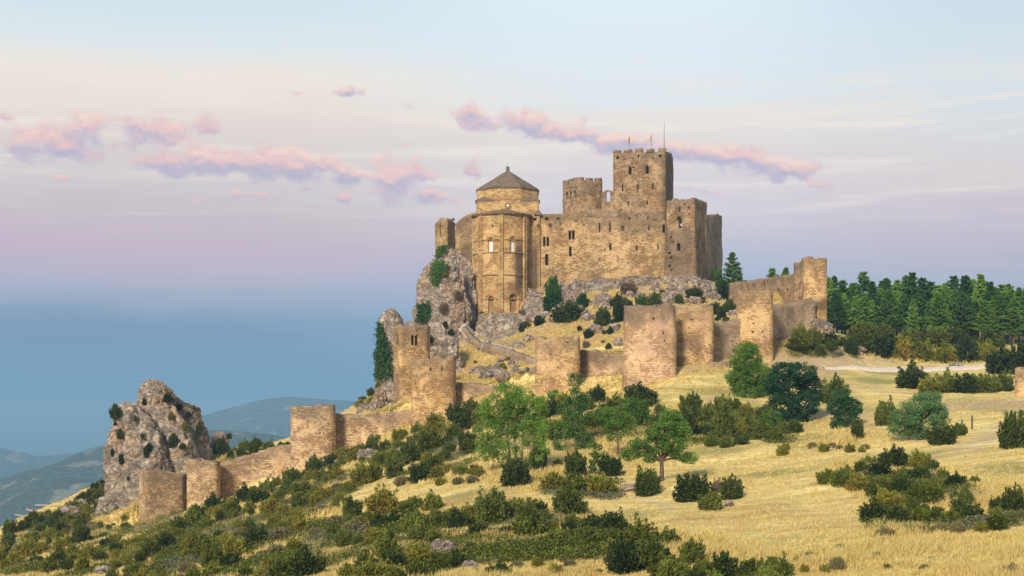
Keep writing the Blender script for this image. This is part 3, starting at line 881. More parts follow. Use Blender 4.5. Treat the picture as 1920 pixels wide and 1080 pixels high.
class Wall:
    """a masonry solid following a plan path; outer face towards the viewer's right-hand side of travel (left to right)"""
    def __init__(s, path, closed=False, th=1.2, cap=None):
        s.path = [Vector((p[0], p[1])) for p in path]; s.closed = closed; s.th = th

    def hit(s, px):
        dx = (px - HX) / F
        best = None
        pts = s.path + ([s.path[0]] if s.closed else [])
        u = 0.0
        for a, b in zip(pts[:-1], pts[1:]):
            e = b - a; L = e.length
            den = e.x - dx * e.y
            if abs(den) > 1e-9:
                t = (dx * a.y - a.x) / den
                if -1e-6 <= t <= 1 + 1e-6:
                    p = a + e * t
                    n = Vector((e.y, -e.x)).normalized()
                    if best is None or p.y < best[0]:
                        best = (p.y, p, u + L * t, n)
            u += L
        if best is None:
            # nearest vertex by column
            u = 0; c = []
            for i, a in enumerate(pts):
                c.append((abs(HX + a.x / a.y * F - px), a.y, i))
            i = min(c)[2]
            u = sum((pts[k + 1] - pts[k]).length for k in range(i))
            k = min(i, len(pts) - 2); e = pts[k + 1] - pts[k]
            best = (pts[i].y, pts[i], u, Vector((e.y, -e.x)).normalized())
        return best

    def build(s, name, mat, parent, tops, z0, ragged=0.12, step=0.55, batter=0.0, batter_z=None, disp=0.05, stains=(), backtop=None, seed=0, merlon_u=None, dst=0.0):
        """tops: (px,py) of the crest; z0: foot height or None = ground minus 1.5 m"""
        prof = []; steps = []
        for px, py in tops:
            D, p, u, n = s.hit(px)
            prof.append((u, zat(py, D)))
        prof.sort(key=lambda q: q[0])
        for (u1, z1), (u2, z2) in zip(prof[:-1], prof[1:]):
            if abs(u2 - u1) < 0.35 and abs(z1 - z2) > 0.2: steps.append((u1 + u2) / 2)
        pts, us, Ltot, L, full = resample(s.path, s.closed, step, steps)
        n = len(pts)
        pu = [q[0] for q in prof]; pz = [q[1] for q in prof]

        def topz(u):
            if s.closed and backtop is not None and (u < pu[0] - 0.5 or u > pu[-1] + 0.5): return backtop
            return float(np.interp(u, pu, pz))
        nrm = []
        for i in range(n):
            a = pts[(i - 1) % n] if (s.closed or i > 0) else pts[0]
            b = pts[(i + 1) % n] if (s.closed or i < n - 1) else pts[-1]
            e = (b - a); nn = Vector((e.y, -e.x)).normalized()
            nrm.append(nn)
        ztop = []
        for i in range(n):
            z = topz(us[i])
            r = noise.noise(Vector((us[i] * 1.1 + seed * 7, seed * 3.1, 0))) * ragged * 1.6
            r += (round(noise.noise(Vector((us[i] * 0.7, 5 + seed, 2))) * 3) / 3) * ragged
            ztop.append(z + r)
        foot = []
        for i in range(n):
            foot.append(z0 if z0 is not None else Hs(pts[i].x, pts[i].y) - 1.5)
        K = max(3, int(max(t - f for t, f in zip(ztop, foot)) / (step * 1.1)))
        Vv = []; UV = {}; 
        bz = batter_z if batter_z is not None else max(ztop)
        for i in range(n):
            for k in range(K + 1):
                z = foot[i] + (ztop[i] - foot[i]) * k / K
                d = disp * (noise.noise(Vector((pts[i].x, pts[i].y, z)) * 1.3) + 1.3 * noise.noise(Vector((pts[i].x, pts[i].y, z)) * 0.4))
                bt = max(0.0, bz - z) * batter
                q = pts[i] + nrm[i] * (d + bt)
                Vv.append((q.x, q.y, z))
        no = len(Vv)
        cxy = sum(pts, Vector((0, 0))) / n
        for i in range(n):
            e = nrm[i]
            if s.closed:
                dr = (pts[i] - cxy); rr = dr.length
                q = cxy + dr * max(0.3, (rr - s.th) / rr)
            else:
                q = pts[i] - e * s.th
            for k in range(K + 1):
                z = foot[i] + (ztop[i] - foot[i]) * k / K
                Vv.append((q.x, q.y, z))
        ring = n if s.closed else n - 1
        Fc = []; fu = []
        W = K + 1

        def quad(a, b, c, d, ua, ub, za, zb, zc, zd, ta, tb):
            Fc.append((a, b, c, d))
            fu.append(((ua, za, ta), (ub, zb, tb), (ub, zc, tb), (ua, zd, ta)))
        for i in range(ring):
            j = (i + 1) % n
            ua = us[i]; ub = us[j] if j > i else Ltot
            for k in range(K):
                a, b, c, d = i * W + k, j * W + k, j * W + k + 1, i * W + k + 1
                quad(a, b, c, d, ua, ub, Vv[a][2], Vv[b][2], Vv[c][2], Vv[d][2], ztop[i], ztop[j])
                a2, b2, c2, d2 = no + a, no + b, no + c, no + d
                quad(b2, a2, d2, c2, ub, ua, Vv[b2][2], Vv[a2][2], Vv[d2][2], Vv[c2][2], ztop[j], ztop[i])
            a, b = i * W + K, j * W + K
            quad(a, b, no + b, no + a, ua, ub, 0, 0, s.th, s.th, 0.3, 0.3)
            a, b = i * W, j * W
            quad(b, a, no + a, no + b, ub, ua, 0, 0, s.th, s.th, 9, 9)
        if not s.closed:
            for i, rev in ((0, False), (n - 1, True)):
                for k in range(K):
                    a, b = i * W + k, i * W + k + 1
                    za, zb = Vv[a][2], Vv[b][2]
                    if not rev:
                        Fc.append((a, b, no + b, no + a)); fu.append(((0, za, ztop[i]), (0, zb, ztop[i]), (s.th, zb, ztop[i]), (s.th, za, ztop[i])))
                    else:
                        Fc.append((b, a, no + a, no + b)); fu.append(((0, zb, ztop[i]), (0, za, ztop[i]), (s.th, za, ztop[i]), (s.th, zb, ztop[i])))
        uv = np.array([(c[0], c[1]) for f in fu for c in f])
        ed = np.array([(max(0, c[2] - c[1]) + dst, 0) for f in fu for c in f])
        # staining, repairs and shade painted on some faces, given as boxes in picture columns/rows
        co = np.array(Vv)[np.array(Fc).ravel()]
        sx = HX + co[:, 0] / co[:, 1] * F; sy = HY - co[:, 2] / co[:, 1] * F
        st = np.zeros((len(co), 2))
        for (kind, x0, y0, x1, y1, v) in stains:
            fx = np.clip(np.minimum(sx - x0, x1 - sx) / max(3, (x1 - x0) * 0.3) + 0.5, 0, 1)
            fy = np.clip(np.minimum(sy - y0, y1 - sy) / max(3, (y1 - y0) * 0.3) + 0.5, 0, 1)
            st[:, kind] = np.maximum(st[:, kind], fx * fy * v)
        o = mesh_np(name, Vv, np.array(Fc), mat, parent=parent, uvs={'UVMap': uv, 'Edge': ed, 'StainShade': st})
        s.obj = o; s.parent = parent
        return o


def win_profile(w, h, arched, seg=8):
    if not arched:
        return [(-w / 2, -h / 2), (w / 2, -h / 2), (w / 2, h / 2), (-w / 2, h / 2)]
    r = w / 2
    pr = [(-r, -h / 2), (r, -h / 2)]
    for i in range(seg + 1):
        a = math.pi * i / seg
        pr.append((r * math.cos(a), h / 2 - r + r * math.sin(a)))
    return pr


def prism(prof, c, n, d0, d1):
    """profile in the wall plane pushed from depth d0 to d1 inwards (n points out)"""
    t = Vector((-n.y, n.x, 0)); n3 = Vector((n.x, n.y, 0)); up = Vector((0, 0, 1))
    k = len(prof)
    A = [c + t * a + up * b - n3 * d0 for a, b in prof]
    B = [c + t * a + up * b - n3 * d1 for a, b in prof]
    Fc = [tuple(range(k)), tuple(range(2 * k - 1, k - 1, -1))]
    for i in range(k):
        j = (i + 1) % k
        Fc.append((i, k + i, k + j, j))
    return [tuple(v) for v in A + B], Fc


def cut(o, cutters):
    V = []; Fc = []
    for v, f in cutters:
        b = len(V); V += v; Fc += [tuple(i + b for i in q) for q in f]
    me = bpy.data.meshes.new('cut'); 
    base = o.parent.location if o.parent else o.location
    me.from_pydata([tuple(Vector(v) - base) for v in V], [], Fc); me.update()
    c = bpy.data.objects.new('cut', me); COL.objects.link(c)
    if o.parent: c.parent = o.parent
    else: c.location = o.location
    bm = bmesh.new(); bm.from_mesh(me); bmesh.ops.recalc_face_normals(bm, faces=bm.faces); bm.to_mesh(me); bm.free()
    md = o.modifiers.new('b', 'BOOLEAN'); md.operation = 'DIFFERENCE'; md.object = c; md.solver = 'EXACT'
    dg = bpy.context.evaluated_depsgraph_get()
    new = bpy.data.meshes.new_from_object(o.evaluated_get(dg))
    o.modifiers.clear()
    old = o.data
    if len(new.polygons) > 10:
        new.name = old.name; o.data = new
    bpy.data.objects.remove(c)


def windows(w, specs, depth=0.45, panemat=None):
    made = {}
    """specs: (px, py_centre, wpx, hpx, arched[, style]) on wall w"""
    cs = []; todo = []
    for sp in specs:
        px, py, wp, hp, ar = sp[:5]; style = sp[5] if len(sp) > 5 else 'dark'
        D, p, u, n = w.hit(px)
        vd = Vector((p.x, p.y)).normalized()
        cosn = max(0.35, abs(n.dot(vd)))
        ww = wp / F * D / cosn; hh = hp / F * D
        c = Vector((p.x, p.y, zat(py, D)))
        prof = win_profile(ww, hh, ar)
        cs.append(prism(prof, c, n, -1.2, (16.0 if style == 'through' else w.th + 0.4 if style == 'hole' else depth + 0.35)))
        todo.append((prof, c, n, style))
    cut(w.obj, cs)
    for prof, c, n, style in todo:
        if style in ('through', 'hole'): continue
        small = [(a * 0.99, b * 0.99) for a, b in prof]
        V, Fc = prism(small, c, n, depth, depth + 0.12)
        made[len(made)] = mesh_np('window', V, Fc, M['pane'] if style == 'pane' else (M['brick_in'] if style == 'blind' else M['unlit_panel']), parent=w.parent)
    return made


M['brick_in'] = plain_mat('blind_infill', (0.36, 0.235, 0.11), (0.24, 0.15, 0.07), 2, bmp=0.5)


def block(name, quadxy, z0, z1, mat, parent, jit=0.03, res=0.6, seed=0, label=None):
    """small masonry block from a four-corner plan"""
    w = Wall(quadxy, closed=True, th=99)
    V = []; Fc = []; uv = []
    P4 = [Vector(p) for p in quadxy]
    lv = [z0, z1]
    rnd = random.Random(seed)
    top = [z1 + rnd.uniform(-jit, jit) * 3 for _ in range(4)]
    for p in P4: V.append((p.x, p.y, z0))
    for p, t in zip(P4, top): V.append((p.x, p.y, t))
    L = [0]
    for a, b in zip(P4, P4[1:] + P4[:1]): L.append(L[-1] + (b - a).length)
    for i in range(4):
        j = (i + 1) % 4
        Fc.append((i, j, 4 + j, 4 + i)); uv += [(L[i], z0), (L[i + 1], z0), (L[i + 1], z1), (L[i], z1)]
    Fc.append((4, 5, 6, 7)); uv += [(P4[i].x, P4[i].y) for i in range(4)]
    Fc.append((3, 2, 1, 0)); uv += [(P4[i].x, P4[i].y) for i in (3, 2, 1, 0)]
    return mesh_np(name, V, np.array(Fc), mat, parent=parent, uvs={'UVMap': uv, 'Edge': [(0.7, 0)] * len(uv), 'StainShade': [(0, 0)] * len(uv)})


def merlons(w, spans, ztops, zb, mat, parent, th=0.75):
    """spans (px0,px1,pytop) along the crest of wall w"""
    for i, (a, b, py) in enumerate(spans):
        Da, pa, ua, na = w.hit(a + 0.2); Db, pb, ub, nb = w.hit(b - 0.2)
        n = na.normalized() * th
        q = [(pa.x, pa.y), (pb.x, pb.y), (pb.x - n.x, pb.y - n.y), (pa.x - n.x, pa.y - n.y)]
        z1 = zat(py, (Da + Db) / 2)
        zz = zb((a + b) / 2) if callable(zb) else zb
        block('merlon', q, zz - 0.15, z1, mat, parent, seed=i)


def base_of(w):
    c = sum(w.path, Vector((0, 0))) / len(w.path)
    return (c.x, c.y, Hs(c.x, c.y))


def building(name, label, cat, path, tops, mat, closed=False, th=1.2, z0=None, group=None, wins=None, wall_name='wall', **kw):
    w = Wall(path, closed, th)
    wd = kw.pop('depth', 0.45)
    root = empty(name, base_of(w), label, cat, group)
    w.build(wall_name, mat, root, tops, z0, **kw)
    if wins: windows(w, wins, wd)
    return root, w


def solo_wall(name, label, cat, path, tops, mat, group=None, th=1.2, z0=None, closed=False, wins=None, **kw):
    if wins:
        return building(name, label, cat, path, tops, mat, closed, th, z0, group, wins, **kw)
    w = Wall(path, closed, th)
    o = w.build(name, mat, None, tops, z0, **kw)
    tag(o, label, cat, group)
    b = Vector(base_of(w))
    o.data.transform(Matrix.Translation(-b)); o.location = b
    return o, w


def corner_path(lst):
    return [XY(px, D) for px, D in lst]


# ---- the keep (tallest square tower)
kB = Vector(XY(1248, 272)); kA = Vector(XY(1149.5, 274.6)); kd = Vector((2.6, 9.7))
keep_path = [kA, kB, kB + kd, kA + kd]
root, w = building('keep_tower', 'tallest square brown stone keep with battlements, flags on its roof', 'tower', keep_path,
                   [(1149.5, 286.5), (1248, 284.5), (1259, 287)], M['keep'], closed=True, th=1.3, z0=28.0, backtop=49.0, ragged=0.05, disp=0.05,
                   stains=[(0, 1240, 285, 1262, 420, 0.5), (0, 1149, 395, 1250, 425, 0.35)],  # first box paints the shade of the right face into its colour
                   wins=[(1181.6, 320, 5.2, 14, 1), (1213.9, 318.8, 5.2, 14, 1), (1167.4, 353, 2.4, 11, 0), (1195.9, 351.8, 2.4, 11, 0),
                         (1224, 350, 2.2, 11, 0), (1178, 382, 2, 9, 0), (1213.5, 379.8, 2, 9, 0), (1180.5, 410, 2, 4, 0), (1215, 409.5, 2, 4, 0),
                         (1158, 295.6, 4, 6, 1), (1198, 294.2, 4, 6, 1, 'hole'), (1238, 292.8, 4, 5, 1), (1187, 298, 2, 2, 0), (1170, 299, 2, 2, 0),
                         (1224, 297.4, 2, 2.4, 0), (1188, 314, 2.4, 2.4, 0), (1193, 404, 1.6, 1.6, 0), (1201, 403.5, 1.6, 1.6, 0)])
keep_root, keep_w = root, w
merlons(w, [(1149.5, 1164, 282), (1169.5, 1185, 280.3), (1190, 1205.5, 279), (1212, 1226.5, 279), (1234, 1248.5, 277)], None,
        lambda px: zat(285.2, w.hit(px)[0]), M['keep'], root)
for k in range(4):
    a = kB + kd * (0.02 + k * 0.26); b2 = kB + kd * (0.02 + k * 0.26 + 0.15)
    n_ = Vector((kd.y, -kd.x)).normalized() * 0.75
    if k: block('merlon', [a, b2, b2 - n_, a - n_], 49.1, 50.1, M['keep'], root, seed=k + 20)
# back row of merlons, seen against the sky through the gaps from other positions
for k in range(5):
    a = kA + kd + (kB - kA) * (0.02 + k * 0.205); b2 = a + (kB - kA) * 0.14; n_ = kd.normalized() * -0.75
    block('merlon', [b2, a, a + n_, b2 + n_], 48.9, 49.8, M['keep'], root, seed=k + 40)


def tube(V, Fc, pts, rad, seg=7):
    b0 = len(V)
    m = len(pts)
    for i, p in enumerate(pts):
        p = Vector(p)
        d = (Vector(pts[min(i + 1, m - 1)]) - Vector(pts[max(i - 1, 0)])).normalized()
        a = d.cross(Vector((0.3, 1, 0.1))).normalized(); c = d.cross(a)
        for k in range(seg):
            t = 2 * math.pi * k / seg
            V.append(tuple(p + (a * math.cos(t) + c * math.sin(t)) * rad[i]))
    for i in range(m - 1):
        for k in range(seg):
            j = (k + 1) % seg
            Fc.append((b0 + i * seg + k, b0 + i * seg + j, b0 + (i + 1) * seg + j, b0 + (i + 1) * seg + k))
    e = len(V); V.append(tuple(pts[-1]))
    for k in range(seg): Fc.append((b0 + (m - 1) * seg + k, b0 + (m - 1) * seg + (k + 1) % seg, e, e))
    return V, [tuple(dict.fromkeys(f)) for f in Fc]


def flag(px, D, pytop, pybot, mat, label):
    b = P(px, pybot, D); t = P(px, pytop, D)
    root = empty('flag', b, label, 'flag', 'flags on the keep')
    V, Fc = tube([], [], [b - Vector((0, 0, 1.0)), b, b.lerp(t, .5), t], [0.05, 0.05, 0.04, 0.03], 6)
    mesh_np('flagpole', V, Fc, M['metal'], parent=root)
    # limp cloth hanging against the pole
    V = []; Fc = []; n = 12; mcol = 7
    h = (t - b).length
    for i in range(n + 1):
        f = i / n
        wdt = 0.08 + 0.24 * math.sin(math.pi * min(1, f * 1.05)) ** 0.7
        for k in range(mcol):
            q = k / (mcol - 1)
            V.append((t.x + 0.04 - wdt * q * (0.9 + 0.2 * f) + 0.12 * f * q, t.y - 0.05 + 0.10 * math.sin(q * 9 + f * 2), t.z - 0.1 - f * h * 0.66 - 0.3 * q * (1 - f)))
    W = mcol
    for i in range(n):
        for k in range(mcol - 1): Fc.append((i * W + k, i * W + k + 1, (i + 1) * W + k + 1, (i + 1) * W + k))
    cl = mesh_np('cloth', V, Fc, mat, parent=root, smooth=True)
    sm = cl.modifiers.new('thick', 'SOLIDIFY'); sm.thickness = 0.02


flag(1180.3, 275, 254, 281, M['red'], 'limp red and orange flag on a short pole, left on the keep roof')
flag(1221.2, 275, 252, 279, M['yellow'], 'limp yellow and red flag on a short pole, middle of the keep roof')
b = P(1245.5, 277, 274); V, Fc = tube([], [], [b - Vector((0, 0, 1.5)), b, P(1245.5, 250, 274), P(1245.5, 229, 274)], [0.10, 0.09, 0.06, 0.03], 6)
mast = mesh_np('lightning_rod', V, Fc, M['metal'], loc=b); tag(mast, 'tall thin grey rod standing on the right corner of the keep roof', 'mast')

# ---- queen's tower
qA, qB, qC = Vector(XY(1055, 285)), Vector(XY(1084, 280)), Vector(XY(1129.5, 281.5))
qD = qC + Vector((0.5, 9)); qE = qA + Vector((1.0, 6))
root, w = building('small_battlement_tower', 'lower square tower with three arched windows and toothed battlements, left of the keep', 'tower',
                   [qA, qB, qC, qD, qE], [(1055, 342.5), (1083.5, 337.5), (1084.5, 337.5), (1129, 339.5)], M['keep'], closed=True, th=1.0, z0=28,
                   backtop=44.0, ragged=0.05, wins=[(1063, 367, 3.8, 13.5, 1), (1069.9, 366, 3.8, 13.5, 1), (1076.8, 364.4, 3.8, 13.5, 1), (1061, 353.8, 6, 1.0, 0),
                                                  (1069, 352.8, 6, 1.0, 0), (1078, 351.3, 6, 1.0, 0), (1076, 392, 1.6, 2.5, 0), (1093, 388, 1.6, 1.6, 0), (1095, 359, 1.4, 1.4, 0),
                                                  (1119, 349, 1.4, 1.4, 0), (1112, 368, 1.4, 1.4, 0)])
queen_w = w
merlons(w, [(1055.2, 1063, 338.5), (1064.5, 1071.5, 336), (1073.5, 1081, 334), (1084.2, 1095, 332), (1099.7, 1112, 333), (1116.6, 1129, 333.8)], None,
        lambda px: zat(339.3 if px > 1084 else 341, w.hit(px)[0]), M['keep'], root)
# ---- ruined belfry wall with an arch between the two towers
root, w = building('ruined_arch_wall', 'ruined bit of wall pierced by an open round arch, squeezed between the keep and the lower tower', 'wall',
                   corner_path([(1128, 277.4), (1150, 277.0)]), [(1128, 361.5), (1131, 361.5), (1133, 359), (1136, 356.5), (1140, 355), (1144, 356.5), (1148, 359), (1150, 361)],
                   M['keep'], th=0.6, z0=28, ragged=0.12, step=0.35, wins=[(1140.3, 368, 7.2, 19.5, 1, 'hole')])

# ---- great curtain (palace) wall, right of the church
gw_path = corner_path([(985, 267), (1009, 265.6), (1060, 264.6), (1110, 264.0), (1162, 263.6), (1215, 263), (1248, 262.2)])
root, w = building('palace_wall', 'long high golden curtain wall with paired arched windows and slits, between church and right-hand tower', 'wall', gw_path,
                   [(985, 402.5), (1055, 401), (1103, 400), (1103.6, 407.5), (1161, 407.8), (1162.5, 413), (1248, 414.5)], M['castle'], th=1.6, z0=20.5, ragged=0.13,
                   stains=[(0, 985, 460, 1009, 560, 0.9), (0, 1107, 452, 1119, 530, 0.32), (0, 1102, 478, 1124, 530, 0.32), (0, 1097, 503, 1130, 530, 0.35), (0, 1009, 500, 1050, 522, 0.3), (1, 1032, 470, 1100, 515, 0.7), (1, 1110, 450, 1200, 512, 0.8),
                           (1, 1128, 430, 1235, 470, 0.25), (0, 1165, 410, 1248, 440, 0.45), (0, 1000, 402, 1105, 418, 0.3), (0, 1236, 412, 1250, 510, 0.35)],
                   wins=[(1020.7, 453, 4.2, 17, 1), (1027.2, 453, 4.2, 17, 1), (1068.4, 441, 4.6, 16, 1), (1075.2, 440.7, 4.6, 16, 1), (1069.5, 471.5, 4.6, 19, 1),
                         (1025, 487, 5.6, 21, 1), (1124.5, 427, 2.4, 17, 0), (1143.8, 427, 2.4, 17, 0), (1166.5, 428.6, 1.6, 9, 0), (1169.8, 428.6, 1.6, 9, 0),
                         (1216.7, 427.8, 2, 8, 0), (1144.5, 463, 3.6, 12.5, 1), (1194, 465, 2.2, 9, 0), (1233.8, 464, 2.2, 9, 0), (1244.6, 429, 4.5, 15, 0),
                         (1101, 448, 1.6, 1.6, 0), (1182, 443, 1.6, 1.6, 0), (1206, 452, 1.6, 1.6, 0), (1054, 431, 1.6, 1.6, 0), (1089, 482, 1.6, 1.6, 0)])
gw = w
# upper gable block standing on the wall
gb = Wall(corner_path([(1103, 265.4), (1159, 265.2)]), False, 2.2)
o = gb.build('parapet', M['greywall'], root, [(1103, 394.6), (1159, 394.4)], zat(409, 265.3), ragged=0.06)
windows(gb, [(1127, 406.3, 15, 3.2, 1)], 0.3)  # arched dark panel painted for the shade under the arch

# ---- right corner tower with talus
rt = corner_path([(1249, 262.0), (1302, 259.5), (1325, 268), (1262, 272)])
root, w = building('corner_tower', 'broad ruined corner tower with sloping foot and broken top, right of the palace wall', 'tower', rt,
                   [(1249, 377), (1262, 376), (1272, 374.5), (1290, 373.5), (1293.5, 371), (1302, 370.2), (1312, 374), (1324, 379.5)], M['keep'], closed=True, th=1.2, z0=20.5,
                   backtop=38.5, ragged=0.16, batter=0.05, batter_z=zat(424, 262), disp=0.10,
                   stains=[(0, 1240, 424, 1302, 530, 0.62), (0, 1303, 440, 1330, 520, 0.3)],
                   wins=[(1274.4, 392.7, 2.6, 8, 0, 'through'), (1275.6, 421.8, 5, 12, 1), (1273, 463.3, 6.4, 14, 1), (1269, 391, 2, 2, 0), (1291, 390, 2.4, 2.4, 0), (1292.5, 402, 2.2, 2.2, 0),
                         (1283, 384, 1.6, 1.6, 0), (1258, 405, 1.6, 1.6, 0), (1312, 398, 1.6, 1.6, 0)])
V, Fc = prism(win_profile(0.22, 0.5, False), Vector((*w.hit(1276.2)[1], zat(421, w.hit(1276.2)[0]))), w.hit(1276.2)[3], 0.28, 0.34)
mesh_np('window_pane', V, Fc, M['pane'], parent=root)
blk = block('turret_stub', [XY(1260, 271), XY(1271.5, 271), XY(1271.5, 273), XY(1260, 273)], 36, zat(372.5, 271), M['greywall'], root)
# ---- rear wall on the far right
solo_wall('rear_wall', 'greyish plain wall running back behind the right-hand corner tower', 'wall', corner_path([(1322, 266.5), (1340, 272), (1353.5, 284)]),
          [(1322, 402.5), (1342, 403.5), (1345, 402), (1353, 405.5)], M['greywall'], th=1.4, z0=17, ragged=0.12, batter=0.012, disp=0.12, stains=[(0, 1326, 420, 1350, 500, 0.3)])

# ---- church: square base, octagonal drum, roof, apse
church = empty('church', (*XY(950, 270), zat(640, 262)), 'golden church with round buttressed apse and pointed octagonal slab roof', 'church')
sq_f = 266.4
sx0, sx1 = XY(893, sq_f)[0], XY(1010.5, sq_f)[0]
sw = sx1 - sx0
base = [(sx0, sq_f), (sx1, sq_f), (sx1, sq_f + sw), (sx0, sq_f + sw)]
w = Wall(base, True, 1.4); w.build('nave_wall', M['church'], church, [(893, 375.5), (1010, 375.5)], 11.5, ragged=0.0, disp=0.02, backtop=zat(375.5, sq_f), dst=0.8)
windows(w, [(952, 385, 8.5, 8.5, 1)], 0.4)
# oculus: ring and pane
oc = Vector((XY(952, sq_f)[0], sq_f, zat(385, sq_f)))


def ring(name, c, r0, r1, d, mat, parent, n3=Vector((0, -1, 0)), seg=20, a0=0, a1=360):
    t = Vector((-n3.y, n3.x, 0)); V = []; Fc = []
    full = abs(a1 - a0 - 360) < 1
    m = seg if full else seg + 1
    for i in range(m):
        a = math.radians(a0 + (a1 - a0) * i / seg)
        for r, dd in ((r0, 0.25), (r0, -d), (r1, -d), (r1, 0.25)):
            V.append(tuple(c + t * r * math.cos(a) + Vector((0, 0, 1)) * r * math.sin(a) - n3 * dd))
    for i in range(seg):
        j = (i + 1) % m
        for k in range(4):
            l = (k + 1) % 4
            Fc.append((i * 4 + k, j * 4 + k, j * 4 + l, i * 4 + l))
    if not full:
        Fc += [(0, 1, 2, 3), tuple((m - 1) * 4 + q for q in (3, 2, 1, 0))]
    uv = [(0.3, 0.1)] * (4 * len(Fc))
    return mesh_np(name, V, np.array(Fc), mat, parent=parent, uvs={'UVMap': uv, 'Edge': [(5, 0)] * len(uv), 'StainShade': [(0, 0)] * len(uv)})


ring('oculus_frame', oc, 0.42, 0.68, 0.12, M['church'], church)
V = [tuple(oc + Vector((0.28 * math.cos(a), -0.02, 0.28 * math.sin(a)))) for a in np.linspace(0, 2 * math.pi, 16, endpoint=False)]
V += [(x, y + 0.1, z) for x, y, z in V]
mesh_np('window', V, [tuple(range(16)), tuple(range(31, 15, -1))] + [(i, (i + 1) % 16, 16 + (i + 1) % 16, 16 + i) for i in range(16)], M['pane'], parent=church)
# octagon drum
ocx, ocy = (sx0 + sx1) / 2, sq_f + sw / 2
R8 = sw / 2 / math.cos(math.radians(22.5)) * 0.993
oct_ = [(ocx + R8 * math.sin(math.radians(a)), ocy - R8 * math.cos(math.radians(a))) for a in [-22.5 + 45 * i for i in range(8)]]
z375 = zat(375.5, sq_f); z350 = zat(350.5, sq_f)
w8 = Wall(oct_, True, 1.0)
w8.build('drum', M['church'], church, [(927, 350.5), (978, 350.5)], z375 - 0.4, ragged=0.0, disp=0.015, backtop=z350, dst=1.2)
# corner roofs over the square
for sx, sy in ((-1, 0), (1, 0), (-1, 1), (1, 1)):
    cx_ = ocx + sx * sw / 2 * 1.02; yb = (sq_f - 0.12) if sy == 0 else sq_f + sw + 0.12
    dy = 1 if sy == 0 else -1
    k = sw * 0.293 + 0.25
    a = (cx_ + sx * 0.1, yb, z375); b_ = (cx_ - sx * k, yb, z375); c_ = (cx_ + sx * 0.1, yb + dy * k, z375)
    top_ = (cx_ - sx * k * 0.42, yb + dy * k * 0.42, z375 + 0.95)
    lo = [(p[0], p[1], p[2] - 0.16) for p in (a, b_, c_)]
    mesh_np('corner_roof', [a, b_, c_, top_] + lo, [(0, 1, 3), (0, 3, 2), (1, 2, 3), (4, 5, 1, 0), (6, 4, 0, 2), (5, 6, 2, 1), (4, 6, 5)], M['slate'], parent=church)
# eave roof: stepped slab courses
V = []; Fc = []
apex_z = zat(319.5, ocy); n_course = 13
Re = R8 * 1.035
for i in range(n_course):
    for (rr, zz) in ((Re * (1 - i / n_course), i / n_course), (Re * (1 - (i + 1) / n_course) + 0.02, (i + 1) / n_course - 0.012)):
        z = z350 + 0.05 + (apex_z - z350) * zz
        for a in [-22.5 + 45 * q for q in range(8)]:
            jit = 0.02 * math.sin(i * 3.1 + a)
            V.append((ocx + (rr + jit) * math.sin(math.radians(a)), ocy - (rr + jit) * math.cos(math.radians(a)), z + 0.03 * math.sin(a * 5 + i)))
nr = len(V) // 8
for r in range(nr - 1):
    for k in range(8):
        j = (k + 1) % 8
        Fc.append((r * 8 + k, r * 8 + j, (r + 1) * 8 + j, (r + 1) * 8 + k))
Fc.append(tuple(range(7, -1, -1))); Fc.append(tuple((nr - 1) * 8 + k for k in range(8)))
roof = mesh_np('roof', V, Fc, M['slate'], parent=church)
V, Fc = tube([], [], [(ocx, ocy, apex_z - 0.3), (ocx, ocy, apex_z + 0.25), (ocx, ocy, apex_z + 0.5), (ocx, ocy, apex_z + 0.72)], [0.42, 0.36, 0.36, 0.3], 8)
tube(V, Fc, [(ocx, ocy, apex_z + 0.6), (ocx, ocy, apex_z + 1.3)], [0.03, 0.015], 5)
mesh_np('finial', V, Fc, M['slate'], parent=church)
# cornice under the eave
V = []; Fc = []
for (rr, z) in ((R8 * 1.0, z350 - 0.22), (R8 * 1.03, z350 - 0.18), (R8 * 1.03, z350 + 0.03), (R8 * 0.98, z350 + 0.03)):
    for a in [-22.5 + 45 * q for q in range(8)]: V.append((ocx + rr * math.sin(math.radians(a)), ocy - rr * math.cos(math.radians(a)), z))
for r in range(3):
    for k in range(8): Fc.append((r * 8 + k, r * 8 + (k + 1) % 8, (r + 1) * 8 + (k + 1) % 8, (r + 1) * 8 + k))
mesh_np('cornice', V, Fc, M['slate'], parent=church)

# apse
acx, acy = XY(941, 266.2); aR = 53.5 / F * 264
apath = [(acx + aR * math.sin(math.radians(a)), acy - aR * math.cos(math.radians(a))) for a in np.linspace(-95, 95, 39)]
wa = Wall(apath, False, 1.4)
aD = acy - aR
z_corn = zat(400, aD)
ap_prof = [(px, HY - z_corn / wa.hit(px)[0] * F) for px in np.linspace(888, 994, 15)]
wa.build('apse_wall', M['church'], church, ap_prof, 10.5, ragged=0.0, step=0.4, disp=0.015, dst=1.5,
         stains=[(0, 966, 456, 981, 550, 0.85), (0, 931, 500, 944, 600, 0.4), (0, 925, 398, 950, 430, 0.3), (0, 984, 460, 998, 640, 0.6), (0, 946, 530, 985, 545, 0.2), (0, 897, 425, 903, 520, 0.3)])
wa.parent = church
AW = windows(wa, [(920, 458.5, 8.5, 29, 1, 'pane'), (961, 457.5, 8.5, 29, 1, 'pane'), (920.5, 571, 10.5, 32, 1, 'blind'), (963, 569, 13, 33, 1, 'blind'),
             (963.5, 561, 2.5, 8, 0), (923.5, 424, 4, 2.2, 0), (988, 431, 2, 6, 0)], 0.35)
